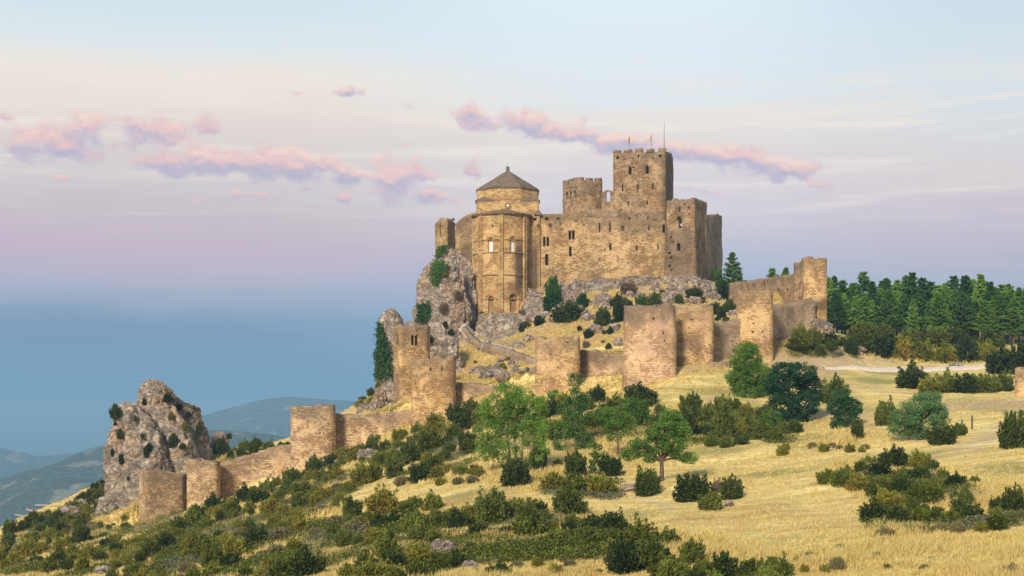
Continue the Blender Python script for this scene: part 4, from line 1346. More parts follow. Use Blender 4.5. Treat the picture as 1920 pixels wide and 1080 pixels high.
for wi, (px, py) in enumerate(((920, 451), (961, 450), (920.5, 562), (963, 560))):
    D, p, u, n = wa.hit(px); n3 = Vector((n.x, n.y, 0))
    rr = (8.5 if py < 500 else 11.5) / F * D
    ring('window_frame', Vector((p.x, p.y, zat(py, D))), rr * 0.86, rr, 0.10, M['church'], church, n3, 14, -4, 184).parent = AW[wi]
    if py < 500:
        ring('window_frame', Vector((p.x, p.y, zat(py, D))), rr * 0.60, rr * 0.74, 0.06, M['church'], church, n3, 14, -4, 184).parent = AW[wi]


def apse_band(py, h, d, mat):
    V = []; Fc = []
    zc = zat(py, aD)
    for a in np.linspace(-92, 92, 37):
        s_, c_ = math.sin(math.radians(a)), math.cos(math.radians(a))
        for r, z in ((aR - 0.1, zc - h / 2), (aR + d, zc - h / 2 + 0.03), (aR + d, zc + h / 2), (aR - 0.1, zc + h / 2 + 0.03)):
            V.append((acx + r * s_, acy - r * c_, z))
    n = len(V) // 4
    for i in range(n - 1):
        for k in range(4): Fc.append((i * 4 + k, (i + 1) * 4 + k, (i + 1) * 4 + (k + 1) % 4, i * 4 + (k + 1) % 4))
    uv = []
    for f in Fc: uv += [(f[0] * 0.15, 0.1), (f[0] * 0.15 + .4, 0.1), (f[0] * 0.15 + .4, .3), (f[0] * 0.15, .3)]
    mesh_np('string_course', V, np.array(Fc), mat, parent=church, uvs={'UVMap': uv, 'Edge': [(0.9, 0)] * len(uv), 'StainShade': [(0.25, 0)] * len(uv)})


apse_band(399.5, 0.34, 0.42, M['church']); apse_band(449, 0.14, 0.12, M['church']); apse_band(473, 0.2, 0.16, M['church']); apse_band(515, 0.2, 0.16, M['church']); apse_band(560, 0.13, 0.1, M['church'])
for i, px in enumerate((899.5, 903, 937.5, 942, 982, 985.5)):
    D, p, u, n = wa.hit(px)
    n3 = Vector((n.x, n.y, 0)); t3 = Vector((-n.y, n.x, 0))
    V = []; Fc = []
    zt = z_corn - 0.2; zb_ = zat(606, aD) if px > 905 else zat(640, aD)
    pts = []
    for k in range(13):
        pts.append(Vector((p.x, p.y, zb_ + (zt - zb_) * k / 12)) + n3 * 0.06)
    tube(V, Fc, pts, [0.24] * 13, 8)
    uv = []
    Fq = [f for f in Fc]
    me = mesh_np('buttress_shaft', V, Fq, M['church'], parent=church)
    for nm in ('UVMap', 'Edge', 'StainShade'):
        ul = me.data.uv_layers.new(name=nm)
        for poly in me.data.polygons:
            for li in poly.loop_indices:
                co = me.data.vertices[me.data.loops[li].vertex_index].co
                ul.data[li].uv = (co.x, co.z) if nm == 'UVMap' else ((4, 0) if nm == 'Edge' else (0.12, 0))
# flat buttress strips at both flanks
for pxa, pxb, Da, Db in ((885.5, 893, 265.6, 265.0), (988, 996, 264.6, 265.2)):
    a = Vector(XY(pxa, Da)); b_ = Vector(XY(pxb, Db))
    zb_ = zat(640, 262) if pxa < 900 else zat(590, 264)
    block('buttress', [a, b_, b_ + Vector((0, 2.5)), a + Vector((0, 2.5))], zb_, z_corn - 0.1, M['church'], church, jit=0)
# half-cone roof of the apse
V = [(acx + 0.6, sq_f - 0.02, zat(391.5, sq_f)), (acx + 0.6, sq_f + 0.6, zat(391.5, sq_f))]; Fc = []
for a in np.linspace(-90, 90, 25):
    V.append((acx + (aR + 0.5) * math.sin(math.radians(a)), acy - (aR + 0.5) * math.cos(math.radians(a)), z_corn + 0.2))
    V.append((acx + (aR + 0.5) * math.sin(math.radians(a)), acy - (aR + 0.5) * math.cos(math.radians(a)), z_corn + 0.08))
for i in range(24):
    Fc += [(2 + 2 * i, 4 + 2 * i, 0), (3 + 2 * i, 5 + 2 * i, 4 + 2 * i, 2 + 2 * i), (5 + 2 * i, 3 + 2 * i, 1)]
mesh_np('apse_roof', V, Fc, M['slate'], parent=church)
# blocky infill between apse and palace wall with small lean-to roof
fb = Wall(corner_path([(994, 265.4), (1012, 265.0)]), False, 2.0)
fb.build('flank_wall', M['church'], church, [(994, 402), (1012, 402.5)], 18, ragged=0.0, dst=0.8, stains=[(0, 994, 450, 1010, 590, 0.9)])
V = [(XY(1000, sq_f)[0], sq_f - 1.6, zat(400, 265)), (XY(1016, sq_f)[0], sq_f - 1.6, zat(401.5, 265)), (XY(1014, sq_f)[0], sq_f + 3, zat(399, 265)), (XY(1010.3, sq_f)[0], sq_f - 0.1, zat(390, 265)), (XY(1010.3, sq_f)[0], sq_f + 3, zat(390, 265))]
mesh_np('lean_to_roof', V + [(x, y, z - 0.25) for x, y, z in V[:3]], [(0, 1, 3), (1, 2, 4, 3), (0, 3, 4, 2), (5, 6, 1, 0), (6, 7, 2, 1), (7, 5, 0, 2), (5, 7, 6)], M['slate'], parent=church)

# ---- left ruined towers on the crag
solo_wall('ruined_turret', 'small ruined square turret with one tall slit, leftmost on the castle rock', 'tower', corner_path([(816, 281), (838, 277), (853.5, 280), (834, 285)]),
          [(816, 419.5), (824, 411), (827, 408.5), (838, 408.5), (846, 411), (853, 419)], M['castle'], closed=True, th=0.8, z0=24, backtop=36, ragged=0.12, step=0.45,
          wins=[(825.8, 433.7, 2.8, 24, 1)])
solo_wall('curved_wall', 'dark rubble wall curving up to the church, between the small turret and the apse', 'wall', corner_path([(853.5, 276), (856, 274), (863, 272.6), (874, 271.6), (890, 270.5)]),
          [(853.5, 421), (860, 415.5), (868, 407), (878, 401.5), (889, 398.5)], M['castle'], th=1.6, z0=14, ragged=0.14, step=0.45, disp=0.14,
          stains=[(0, 862, 405, 888, 460, 0.45), (0, 862, 455, 888, 510, 0.75)])
# ------------------------------------------------------------------ outer curtain: towers and walls
def round_tower(px0, px1, D, tops, label, mat='tower', batter=0.0, wins=None, stains=(), ragged=0.30, squash=1.0, group='round towers of the outer wall', name='curtain_tower', **kw):
    c = (px0 + px1) / 2; r = (px1 - px0) / 2
    rr = r / F * D
    path = []
    cx_, cy_ = XY(c, D + rr * 0.8)
    for a in np.linspace(-178, 178, 52):
        s_, c_ = math.sin(math.radians(a)), math.cos(math.radians(a))
        e_ = 2 / 3.3
        path.append((cx_ + math.copysign(abs(s_) ** e_, s_) * rr * 1.0, cy_ - math.copysign(abs(c_) ** e_, c_) * rr * 0.62))
    # put crest profile right around: back is the mean of the front
    z = np.mean([zat(b, D + rr * 0.4) for a, b in tops])
    t2 = [(a, b) for a, b in tops]
    if wins:
        root, w = building(name, label, 'tower', path, t2, M[mat], closed=True, th=1.0, backtop=None, ragged=ragged, batter=batter, wins=wins, group=group, stains=stains, **kw)
    else:
        root, w = solo_wall(name, label, 'tower', path, t2, M[mat], closed=True, th=1.0, ragged=ragged, batter=batter, group=group, stains=stains, **kw)
    return w


def crest(px0, px1, lst, D):
    return lst


# T1: square-cornered tower at the far left
p1 = corner_path([(261, 193), (272, 189.5), (342.5, 191.5)]); p1 += [(p1[2][0] + 0.4, p1[2][1] + 5.5), (p1[0][0] + 0.6, p1[0][1] + 5)]
solo_wall('curtain_tower', 'square-cornered tower at the lower left end of the wall, in front of the crag', 'tower', p1,
          [(261, 880), (302, 880), (303, 882.5), (316, 883), (317, 885.5), (330, 886), (331, 888.5), (342, 889.5)], M['lowwall'], closed=True, th=1.0, ragged=0.12,
          group='towers of the outer wall', stains=[(0, 275, 885, 345, 980, 0.35)], backtop=-8.6)  # box paints the front's shade, darker than the lit left face
solo_wall('curtain_wall', 'very short bit of low wall between the two lowest left towers', 'wall', corner_path([(341, 193.5), (356, 193)]), [(341, 890.5), (356, 891.5)],
          M['lowwall'], group='outer curtain wall', ragged=0.12)
round_tower(351, 412.5, 188.5, [(352, 861.5), (370, 861), (371, 863.5), (400, 864), (412, 865.5)], 'low round tower, second from the left end of the wall', 'lowwall', ragged=0.16)
solo_wall('curtain_wall', 'stepped low wall climbing from the second tower to the tall flat-topped left tower', 'wall',
          corner_path([(409, 192.5), (450, 193.5), (500, 193.5), (548, 192.5)]),
          [(409, 866.5), (424, 866), (425, 863), (441, 862.5), (442, 858), (456, 857), (457, 854), (470, 853), (471, 850), (484, 849), (485, 844.5), (500, 843.5), (501, 839), (520, 838), (521, 834.5), (548, 832)],
          M['lowwall'], group='outer curtain wall', ragged=0.12, disp=0.10, stains=[(1, 470, 860, 520, 890, 0.4)])
round_tower(545, 629, 187.5, [(546, 762.5), (580, 762), (600, 761.5), (629, 760)], 'tall flat-topped round tower on the left slope, alone against the blue hill', 'lowwall', ragged=0.16)
solo_wall('curtain_wall', 'plain wall from the tall left tower up to the foot of the bell tower', 'wall', corner_path([(622, 192), (680, 191.5), (740, 190.5), (783, 189.5)]),
          [(622, 776), (660, 776), (661, 777.5), (720, 777), (740, 772), (762, 768), (783, 766)], M['lowwall'], group='outer curtain wall', ragged=0.08)
round_tower(772, 855, 184, [(773, 673), (800, 672.5), (801, 674.5), (835, 673.5), (836, 670), (854, 669)], 'round golden tower standing in front of the bell tower', 'tower', batter=0.008,
            wins=[(807.8, 692, 2.2, 7, 0), (828.6, 691.5, 2.2, 7, 0)], stains=[(0, 835, 672, 856, 780, 0.3)])
solo_wall('curtain_wall', 'low wall from the bell tower group right to the middle round tower', 'wall', corner_path([(851, 188), (900, 187), (960, 184), (1006, 183)]),
          [(851, 717.5), (892, 717), (894, 719.5), (900, 719.5), (902, 721.5), (930, 724), (1006, 727)], M['lowwall'], group='outer curtain wall', ragged=0.08)
round_tower(1003.5, 1087.5, 175, [(1004, 634), (1014, 633), (1015, 636.5), (1026, 636), (1027, 633), (1038, 632.5), (1052, 635), (1060, 632), (1086, 631.5)],
            'golden round tower in the middle with bushes at its foot, left of the joined wall', 'tower')
solo_wall('curtain_wall', 'pinkish low wall with a broken crest between the middle tower and the big pink tower', 'wall', corner_path([(1083, 180), (1120, 178.5), (1187, 176)]),
          [(1083, 656), (1100, 657), (1112, 654.5), (1115, 658), (1121, 660.5), (1150, 661), (1187, 664.5)], M['lowwall'], group='outer curtain wall', ragged=0.1,
          stains=[(0, 1150, 690, 1190, 735, 0.45), (0, 1083, 660, 1180, 690, 0.3)])
# big pink tower: flatter front, flared lower right
w = round_tower(1169.5, 1267, 169, [(1171, 575), (1177, 573), (1222, 574.5), (1225, 572), (1240, 569.5), (1252, 570.5), (1266, 574)],
                'largest round tower with a pink repaired face, in the centre of the outer wall', 'pinktower', batter=0.022, batter_z=12.0, stains=[(0, 1169, 700, 1195, 740, 0.4), (0, 1240, 620, 1252, 645, 0.3)],
                wins=[(1225.6, 598, 2.0, 5, 0), (1244, 625, 2, 3, 0), (1246, 640, 2.5, 2, 0)])
round_tower(1265, 1337, 173.5, [(1266, 573), (1285, 572), (1300, 572.5), (1330, 571.5), (1336, 573)], 'broad brown tower immediately right of the big pink tower', 'tower', batter=0.006,
            stains=[(0, 1272, 630, 1318, 660, 0.5)])
solo_wall('curtain_wall', 'grey low wall right of the paired towers, behind the light green tree', 'wall', corner_path([(1332, 179), (1360, 180.5), (1392, 182)]),
          [(1332, 604.5), (1370, 604), (1376, 599), (1392, 597.5)], M['greywall'], group='outer curtain wall', ragged=0.12)
round_tower(1380.5, 1449, 181, [(1381, 546.5), (1400, 545), (1425, 545), (1448, 546)], 'tall golden tower left of the grey wall, below the long upper wall', 'tower',
            wins=[(1412, 623, 2.0, 4.0, 0), (1430, 622, 2, 3, 0)])
solo_wall('curtain_wall', 'rough grey wall with a rising crest between the last two right-hand towers', 'wall', corner_path([(1444, 187), (1480, 190), (1512, 192.5), (1530, 193)]),
          [(1444, 571), (1480, 569.5), (1500, 566), (1512, 561), (1520, 558.5), (1530, 566)], M['greywall'], group='outer curtain wall', ragged=0.12, disp=0.12)
w = round_tower(1505.5, 1549, 193.5, [(1506, 484.5), (1516, 483.5), (1530, 483), (1549, 484.5)], 'tallest slim tower at the right end of the wall, beside the pine wood', 'tower', batter=0.010,
                stains=[(0, 1510, 562, 1550, 582, 0.75)], name='end_tower', group=None)
solo_wall('wing_wall', 'narrow upright wing of masonry with rubble on top, against the left of the end tower', 'wall', corner_path([(1488, 199), (1508, 196.5)]),
          [(1488, 494), (1498, 493.5), (1499, 490), (1502, 491), (1503, 486), (1508, 484)], M['keep'], th=2.0, ragged=0.2, step=0.35)
solo_wall('upper_curtain_wall', 'long higher wall with four slits climbing right towards the end tower', 'wall', corner_path([(1366, 226), (1400, 220), (1450, 209), (1490, 200)]),
          [(1366, 531), (1385, 528), (1420, 523.5), (1450, 519), (1475, 515.5), (1490, 513)], M['keep'], ragged=0.10, th=1.2,
          wins=[(1411.6, 538, 1.8, 6, 0), (1432.5, 535.5, 1.8, 7, 0), (1459.6, 546, 2.4, 8, 0), (1475, 545.5, 2.4, 8, 0), (1390, 540, 1.8, 5, 0)])
# low dry-stone pieces
solo_wall('stone_wall_stub', 'low broken stone wall stub on the grass at the foot of the tall golden tower', 'wall', corner_path([(1330, 172.5), (1352, 173), (1372, 174)]),
          [(1330, 690), (1336, 680), (1352, 678), (1372, 678)], M['greywall'], th=0.8, ragged=0.15, step=0.4)
solo_wall('stone_wall_stub', 'short reddish stone wall cut off by the right edge of the picture', 'wall', corner_path([(1903, 160), (1960, 158)]),
          [(1903, 690), (1930, 687), (1960, 687)], M['tower'], th=0.9, ragged=0.1, step=0.4)

# ---- bell tower
bt = corner_path([(738, 200.5), (749.5, 197.5), (802.5, 199.5)]); bt += [(bt[2][0], bt[2][1] + 5), (bt[0][0] + 0.5, bt[0][1] + 4.5)]
bell, w = building('bell_tower', 'slender bell tower with paired arched openings and little domed cap, beside the ivy pinnacle', 'tower', bt,
                   [(738, 613.5), (749, 611), (802, 611)], M['tower'], closed=True, th=0.9, ragged=0.16, backtop=12.0, disp=0.04,
                   wins=[(774.0, 638, 4.8, 19, 1), (780.9, 638, 4.8, 19, 1), (744.5, 637, 3.4, 20, 1)], stains=[(0, 738, 700, 752, 770, 0.4)])
V = []; Fc = []
dc = Vector((XY(769, 202)[0], 202, zat(612, 202)))
dr = 14 / F * 202; dh = 11 / F * 202
for i in range(7):
    a = math.pi / 2 * i / 6
    for k in range(16):
        t = 2 * math.pi * k / 16
        r = dr * math.cos(a) + 0.001
        V.append((dc.x + r * math.cos(t), dc.y + r * math.sin(t), dc.z - 0.2 + (dh + 0.2) * math.sin(a)))
for i in range(6):
    for k in range(16): Fc.append((i * 16 + k, i * 16 + (k + 1) % 16, (i + 1) * 16 + (k + 1) % 16, (i + 1) * 16 + k))
mesh_np('dome', V, Fc, M['boulder'], parent=bell)
V = [(x, y, z) for (x, y) in [tuple(p) for p in bt] for z in (11.35, 11.65)]
n_ = len(bt)
mesh_np('roof_slab', V, [tuple(range(1, 2 * n_, 2)), tuple(range(2 * n_ - 2, -1, -2))] + [(2 * i, 2 * ((i + 1) % n_), 2 * ((i + 1) % n_) + 1, 2 * i + 1) for i in range(n_)], M['slate'], parent=bell)

# ---- ramp with retaining wall, steps and rail
ramp_pts = [(866, 616, 231), (880, 634, 229), (893, 645, 226), (905, 646.5, 224), (930, 652, 221), (960, 661, 217), (1004, 677, 211)]
far_pts = [(872, 607, 236), (890, 624, 235), (897, 636.5, 232), (915, 640, 229), (940, 646.5, 226), (970, 657, 222), (1012, 671, 216)]
ramp = empty('castle_ramp', P(930, 690, 221), 'pale paved ramp with thin railing rising left to the church', 'ramp')
V = []; Fc = []
for a, b_ in zip(ramp_pts, far_pts): V += [tuple(P(*a)), tuple(P(*b_))]
n_ = len(V)
V += [(x, y, z - 0.4) for x, y, z in V]
for i in range(n_ // 2 - 1):
    a = 2 * i
    Fc += [(a, a + 2, a + 3, a + 1), (n_ + a, a + n_ + 1, n_ + a + 3, n_ + a + 2), (a + n_, a + 2 + n_, a + 2, a), (a + 1, a + 3, a + 3 + n_, a + 1 + n_)]
mesh_np('paving', V, Fc, M['paving'], parent=ramp)
rw = Wall([(P(*a).x, P(*a).y - 0.4) for a in ramp_pts], False, 1.0)
rw.build('retaining_wall', M['greywall'], ramp, [(866, 613), (880, 631), (893, 641.5), (905, 643.5), (930, 649.5), (960, 659), (1004, 675)], None, ragged=0.05, disp=0.1)
V = []; Fc = []
for i in range(6):
    a = P(*ramp_pts[0]).lerp(P(*ramp_pts[1]), 1 - i / 6); b_ = P(*far_pts[0]).lerp(P(*far_pts[1]), 1 - i / 6)
    n0 = len(V); d_ = Vector((-0.35, 0.25, 0))
    for q in (a, b_):
        for dd, zz in ((Vector(), 0), (Vector(), 0.26), (d_ * 2, 0.26), (d_ * 2, 0)): V.append(tuple(q + dd + Vector((0, 0, zz))))
    Fc += [(n0, n0 + 4, n0 + 5, n0 + 1), (n0 + 1, n0 + 5, n0 + 6, n0 + 2), (n0 + 2, n0 + 6, n0 + 7, n0 + 3), (n0, n0 + 1, n0 + 2, n0 + 3), (n0 + 7, n0 + 6, n0 + 5, n0 + 4)]
mesh_np('steps', V, Fc, M['paving'], parent=ramp)
V = []; Fc = []
rp = []
for a, b_ in zip(far_pts[3:-1], far_pts[4:]):
    for i in range(6): rp.append(P(*a).lerp(P(*b_), i / 6))
for q in rp: tube(V, Fc, [q, q + Vector((0, 0, 1.0))], [0.035, 0.035], 5)
for zz in (0.55, 1.0): tube(V, Fc, [q + Vector((0, 0, zz)) for q in rp], [0.03] * len(rp), 5)
mesh_np('railing', V, Fc, M['metal'], parent=ramp)
# fence post in the meadow
q = gp(1822.5, 806); t_ = q + Vector((0, 0, 26 / F * q.y))
V, Fc = tube([], [], [q - Vector((0, 0, .3)), q.lerp(t_, .5) + Vector((0.02, 0, 0)), t_], [0.09, 0.085, 0.08], 7)
tag(mesh_np('fence_post', V, Fc, M['bark'], loc=q), 'lone weathered wooden post in the meadow at right', 'post')

# ------------------------------------------------------------------ rock
def rock_d(p, s, amp):
    q = Vector((p.x / s, p.y / s, p.z / (s * 2.3)))
    q += Vector((noise.noise(q * 0.7), noise.noise(q * 0.7 + Vector((5, 0, 0))), noise.noise(q * 0.7 + Vector((0, 7, 0))))) * 0.5
    dist, _ = noise.voronoi(q)
    c = (min(dist[1] - dist[0], 0.40) / 0.40) ** 0.6
    d2, _ = noise.voronoi(Vector((q.x * 2.7, q.y * 2.7, q.z * 5.5)))
    c2 = min(d2[1] - d2[0], 0.4) / 0.4
    f = noise.fractal(q * 0.6, 1.0, 2.0, 5)
    return amp * (0.55 * (c - 0.5) + 0.32 * (c2 - 0.5) + 0.50 * f)


def crag(name, rows, D, ratio, s=3.0, amp=1.2, seg=110, rings=90, mat=None, parent=None, loc=None, pw=2.3, lean=0.0, seed=0):
    """rows: (py, px_left, px_right) outline; a closed lump of rock with real depth"""
    rows = sorted(rows)
    ys = [r[0] for r in rows]; Ls = [r[1] for r in rows]; Rs = [r[2] for r in rows]
    V = []
    for i in range(rings + 1):
        f = i / rings
        py = ys[-1] + (ys[0] - ys[-1]) * f
        l = np.interp(py, ys, Ls); r = np.interp(py, ys, Rs)
        hw = (r - l) / 2 / F * D; cx = (l + r) / 2; dep = D + lean * (1 - f)
        if f > 0.97: hw *= math.sqrt(max(0, 1 - ((f - 0.97) / 0.03) ** 2)) * 0.999 + 0.001
        c = P(cx, py, D)
        ry = max(hw * ratio, hw * 0.3)
        for k in range(seg):
            t = 2 * math.pi * k / seg
            ct, st_ = math.cos(t), math.sin(t)
            e = 2.0 / pw
            x = math.copysign(abs(ct) ** e, ct) * hw; y = math.copysign(abs(st_) ** e, st_) * ry
            p = Vector((c.x + x, c.y + y - (1 - f) * lean, c.z))
            nrm = Vector((ct, st_, 0.25)).normalized()
            d = rock_d(p + Vector((seed * 13.7, 0, 0)), s, amp) * min(1, hw / 1.2 + 0.15)
            V.append(tuple(p + nrm * (d - amp * 0.12)))
    Fc = []
    for i in range(rings):
        for k in range(seg):
            j = (k + 1) % seg
            Fc.append((i * seg + k, i * seg + j, (i + 1) * seg + j, (i + 1) * seg + k))
    V = np.array(V)
    o = mesh_np(name, V, np.array(Fc), mat or M['rock'], loc=(tuple(P((Ls[-1] + Rs[-1]) / 2, ys[-1], D)) if parent is None else None), parent=parent)
    # close top and bottom
    bm = bmesh.new(); bm.from_mesh(o.data)
    bmesh.ops.holes_fill(bm, edges=[e for e in bm.edges if e.is_boundary])
    bm.to_mesh(o.data); bm.free()
    return o, V


CR = []
# far left crag: three merged masses form one thing
cr = empty('rock_crag', P(290, 940, 205), 'big isolated grey crag with dark bushes on its ledges, left of the lowest wall', 'rock')
CR.append(crag('rock_mass', [(752, 232, 248), (765, 222, 268), (790, 212, 285), (820, 203, 300), (850, 197, 312), (880, 197, 320), (910, 203, 320), (940, 206, 320), (975, 203, 325), (1010, 195, 330)], 207, 0.8, 3.2, 1.3, parent=cr, seed=1)[1])
CR.append(crag('rock_mass', [(709, 277, 292), (716, 270, 300), (730, 262, 308), (760, 257, 322), (800, 255, 345), (840, 262, 372), (870, 270, 376), (960, 270, 380)], 211, 0.75, 3.0, 1.2, parent=cr, seed=2, mat=M['rock'])[1])
CR.append(crag('rock_mass', [(724, 303, 315), (740, 298, 326), (752, 300, 345), (765, 300, 371), (790, 300, 382), (815, 305, 397), (840, 310, 402), (870, 320, 405), (900, 330, 400)], 216, 0.8, 2.6, 1.0, parent=cr, seed=3, mat=M['rock_veg'])[1])
CR.append(crag('rock_mass', [(930, 190, 212), (950, 182, 222), (975, 177, 235), (1000, 172, 240)], 200, 0.8, 2.0, 0.9, parent=cr, seed=4, rings=40, seg=70)[1])
o, _ = crag('rock_outcrop', [(809, 403, 420), (818, 400, 427), (832, 398, 430), (850, 395, 432)], 226, 0.8, 1.5, 0.5, rings=30, seg=50, seed=9)
tag(o, 'small dark outcrop with a shrub on it, right of the big crag', 'rock')
# ivy pinnacle
pin = empty('rock_pinnacle', P(728, 775, 214), 'upright rock pinnacle with one side wrapped in ivy, left of the bell tower', 'rock')
PIN = crag('rock_mass', [(578, 727, 740), (586, 720, 747), (600, 714, 755), (630, 711, 756), (670, 707, 758), (705, 706, 756), (720, 702, 756), (740, 700, 757), (785, 694, 762)], 212, 0.9, 2.2, 0.7, parent=pin, seed=5, rings=90, seg=80)[1]
# castle crag
cc = empty('castle_rock', P(840, 660, 255), 'tall grey rock face with green creepers carrying the castle, left of the apse', 'rock')
CC = []
CC.append(crag('rock_mass', [(462, 832, 860), (475, 822, 868), (488, 808, 880), (505, 792, 895), (530, 782, 900), (560, 778, 905), (600, 773, 905), (640, 780, 900), (680, 780, 900)], 268, 0.5, 3.4, 1.7, rings=120, seg=130, parent=cc, seed=6)[1])
CC.append(crag('rock_mass', [(478, 838, 852), (492, 828, 862), (515, 812, 868), (550, 804, 878), (590, 800, 884), (640, 800, 880), (690, 800, 870)], 258, 0.55, 2.6, 1.3, rings=100, parent=cc, seed=7)[1])
CC.append(crag('rock_mass', [(500, 874, 886), (515, 870, 890), (560, 868, 893), (600, 866, 893), (640, 865, 890)], 263, 0.6, 1.8, 0.8, rings=60, seg=60, parent=cc, seed=8)[1])
CC.append(crag('rock_mass', [(606, 808, 842), (618, 802, 852), (640, 800, 858), (665, 800, 862), (690, 800, 862)], 240, 0.6, 2.2, 1.0, rings=60, seg=80, parent=cc, seed=10)[1])
CC.append(crag('rock_mass', [(604, 806, 826), (612, 804, 845), (640, 802, 858), (670, 802, 862), (692, 802, 872), (715, 802, 885)], 219, 0.5, 2.2, 0.9, rings=60, seg=90, parent=cc, seed=14)[1])
# rock under the apse and the palace wall
uf = empty('castle_rock', P(960, 650, 250), 'pale broken rock ledge under the apse, above the ramp', 'rock')
CC.append(crag('rock_mass', [(586, 905, 975), (596, 898, 988), (612, 893, 1000), (630, 890, 1003), (650, 888, 1000), (665, 888, 995)], 256, 0.5, 2.4, 1.0, rings=50, seg=110, parent=uf, seed=11)[1])
CC.append(crag('rock_mass', [(556, 985, 1025), (570, 978, 1035), (600, 970, 1040), (630, 965, 1030)], 259, 0.5, 2.0, 0.9, rings=50, seg=80, parent=uf, seed=12)[1])
u2 = empty('castle_rock', P(1100, 560, 258), 'pale boulder band under the foot of the palace wall, with shrubs in its gaps', 'rock')
for i, (x0, x1, y0, y1, D) in enumerate(((1050, 1080, 530, 600, 255), (1062, 1110, 524, 560, 259), (1095, 1165, 520, 556, 259), (1125, 1155, 536, 566, 255), (1155, 1215, 517, 546, 260),
                                     (1200, 1250, 520, 545, 259.5), (1240, 1310, 518, 552, 257), (1290, 1345, 524, 560, 259), (1308, 1360, 545, 575, 252), (1345, 1372, 548, 585, 250))):
    m_ = (x0 + x1) / 2
    CC.append(crag('rock_mass', [(y0, m_ - 8, m_ + 8), (y0 + 6, x0 + 5, x1 - 5), ((y0 + y1) / 2, x0, x1), (y1, x0, x1)], D, 0.5, 1.6, 1.1, rings=30, seg=90, parent=u2, seed=20 + i, mat=M['boulder'], pw=2.1)[1])
o, _ = crag('rock_outcrop', [(598, 1528, 1545), (606, 1520, 1555), (618, 1515, 1560), (640, 1510, 1562)], 193, 0.7, 1.6, 0.8, rings=30, seg=60, seed=40, mat=M['boulder'])
tag(o, 'pale rock outcrop at the foot of the tall end tower', 'rock')
o, _ = crag('rock_outcrop', [(755, 676, 700), (765, 672, 715), (790, 668, 735)], 213, 0.7, 1.6, 0.8, rings=30, seg=60, seed=41, mat=M['rock_veg'])
tag(o, 'brown rubble slope under the ivy pinnacle, above the low wall', 'rock')
# boulders
_r = random.Random(4)
BOULD = tuple((_r.uniform(985, 1345), None, _r.uniform(12, 34), 0) for _ in range(70))
BOULD = tuple((a, 528 + (1100 - a) * 0.05 * (a < 1100) + _r.uniform(0, 1) ** 1.6 * (70 if a < 1130 else 45), w, w * _r.uniform(0.45, 0.8)) for a, _n, w, _m in BOULD)
BOULD += tuple((_r.uniform(900, 1000), _r.uniform(655, 712), _r.uniform(8, 22), _r.uniform(5, 12)) for _ in range(14))
BV = []
for s_ in range(5):
    bm = bmesh.new(); bmesh.ops.create_icosphere(bm, subdivisions=4, radius=1.0)
    for v in bm.verts:
        d = rock_d(v.co * 1.4 + Vector((s_ * 9.3, 0, 0)), 1.0, 0.55)
        v.co = v.co * (1 + d); v.co.z *= 0.7
    me = bpy.data.meshes.new('boulder'); bm.to_mesh(me); bm.free(); me.materials.append(M['boulder']); BV.append(me)


BL = {}


def boulder(px, py, wpx, hpx, label, group=None, D=None):
    q = gp(px, py) if D is None else P(px, py, D)
    o = bpy.data.objects.new('boulder', BV[random.randrange(5)]); COL.objects.link(o)
    r = wpx / 2 / F * q.y; h = hpx / F * q.y / 1.2
    o.location = q + Vector((0, 0, h * 0.15)); o.scale = (r, r * 0.8, h); o.rotation_euler = (0, 0, random.uniform(0, 6.28))
    tag(o, label, 'boulder', group)
    if group: BL.setdefault(group, []).append(dict(px=px, py=py, o=o, group=group))
    return o


for px, py, w_, h_, lab in ((1163, 930, 18, 10, 'small rounded white boulder in long grass, left of the conical shrub'), (1432, 826, 12, 6, 'tiny white stone on the meadow below the blue-green tree'),
                            (1450, 824, 9, 5, 'smallest white stone, right of another on the meadow edge'), (330, 985, 20, 26, 'upright white stone in scrub below the lowest left towers'),
                            (195, 1074, 34, 16, 'pale flat rock at the bottom of the left slope'), (882, 1068, 34, 20, 'low white rock at the bottom edge beside an isolated juniper'),
                            (826, 1040, 60, 34, 'grey stony mound among bushes at the bottom centre'), (1368, 950, 20, 14, 'pale rock between the two clumps in front of the meadow'),
                            (1190, 918, 50, 14, 'flat pinkish stone patch left of the conical shrub'), (1600, 660, 50, 14, 'pale heap of rubble at the edge of the bush belt beyond the road'),
                            (1570, 664, 24, 10, 'small pale stones left of the rubble heap beyond the road'), (1795, 688, 26, 9, 'pale stone lying beside the gravel road'),
                            (1688, 893, 10, 6, 'white stone glimpsed inside the big clump at right'), (692, 858, 46, 22, 'white split rock ledge on the left slope below the wall'),
                            (757, 851, 34, 18, 'second white rock ledge, right of the split one on the left slope'), (640, 868, 30, 10, 'low white ledge on the slope below the tall left tower'),
                            (130, 968, 46, 26, 'grey rock sticking out of the far left slope'), (30, 1045, 26, 34, 'grey rock at the far left edge of the slope'),
                            (148, 955, 40, 22, 'grey rock above another on the far left slope')):
    boulder(px, py, w_, h_, lab)
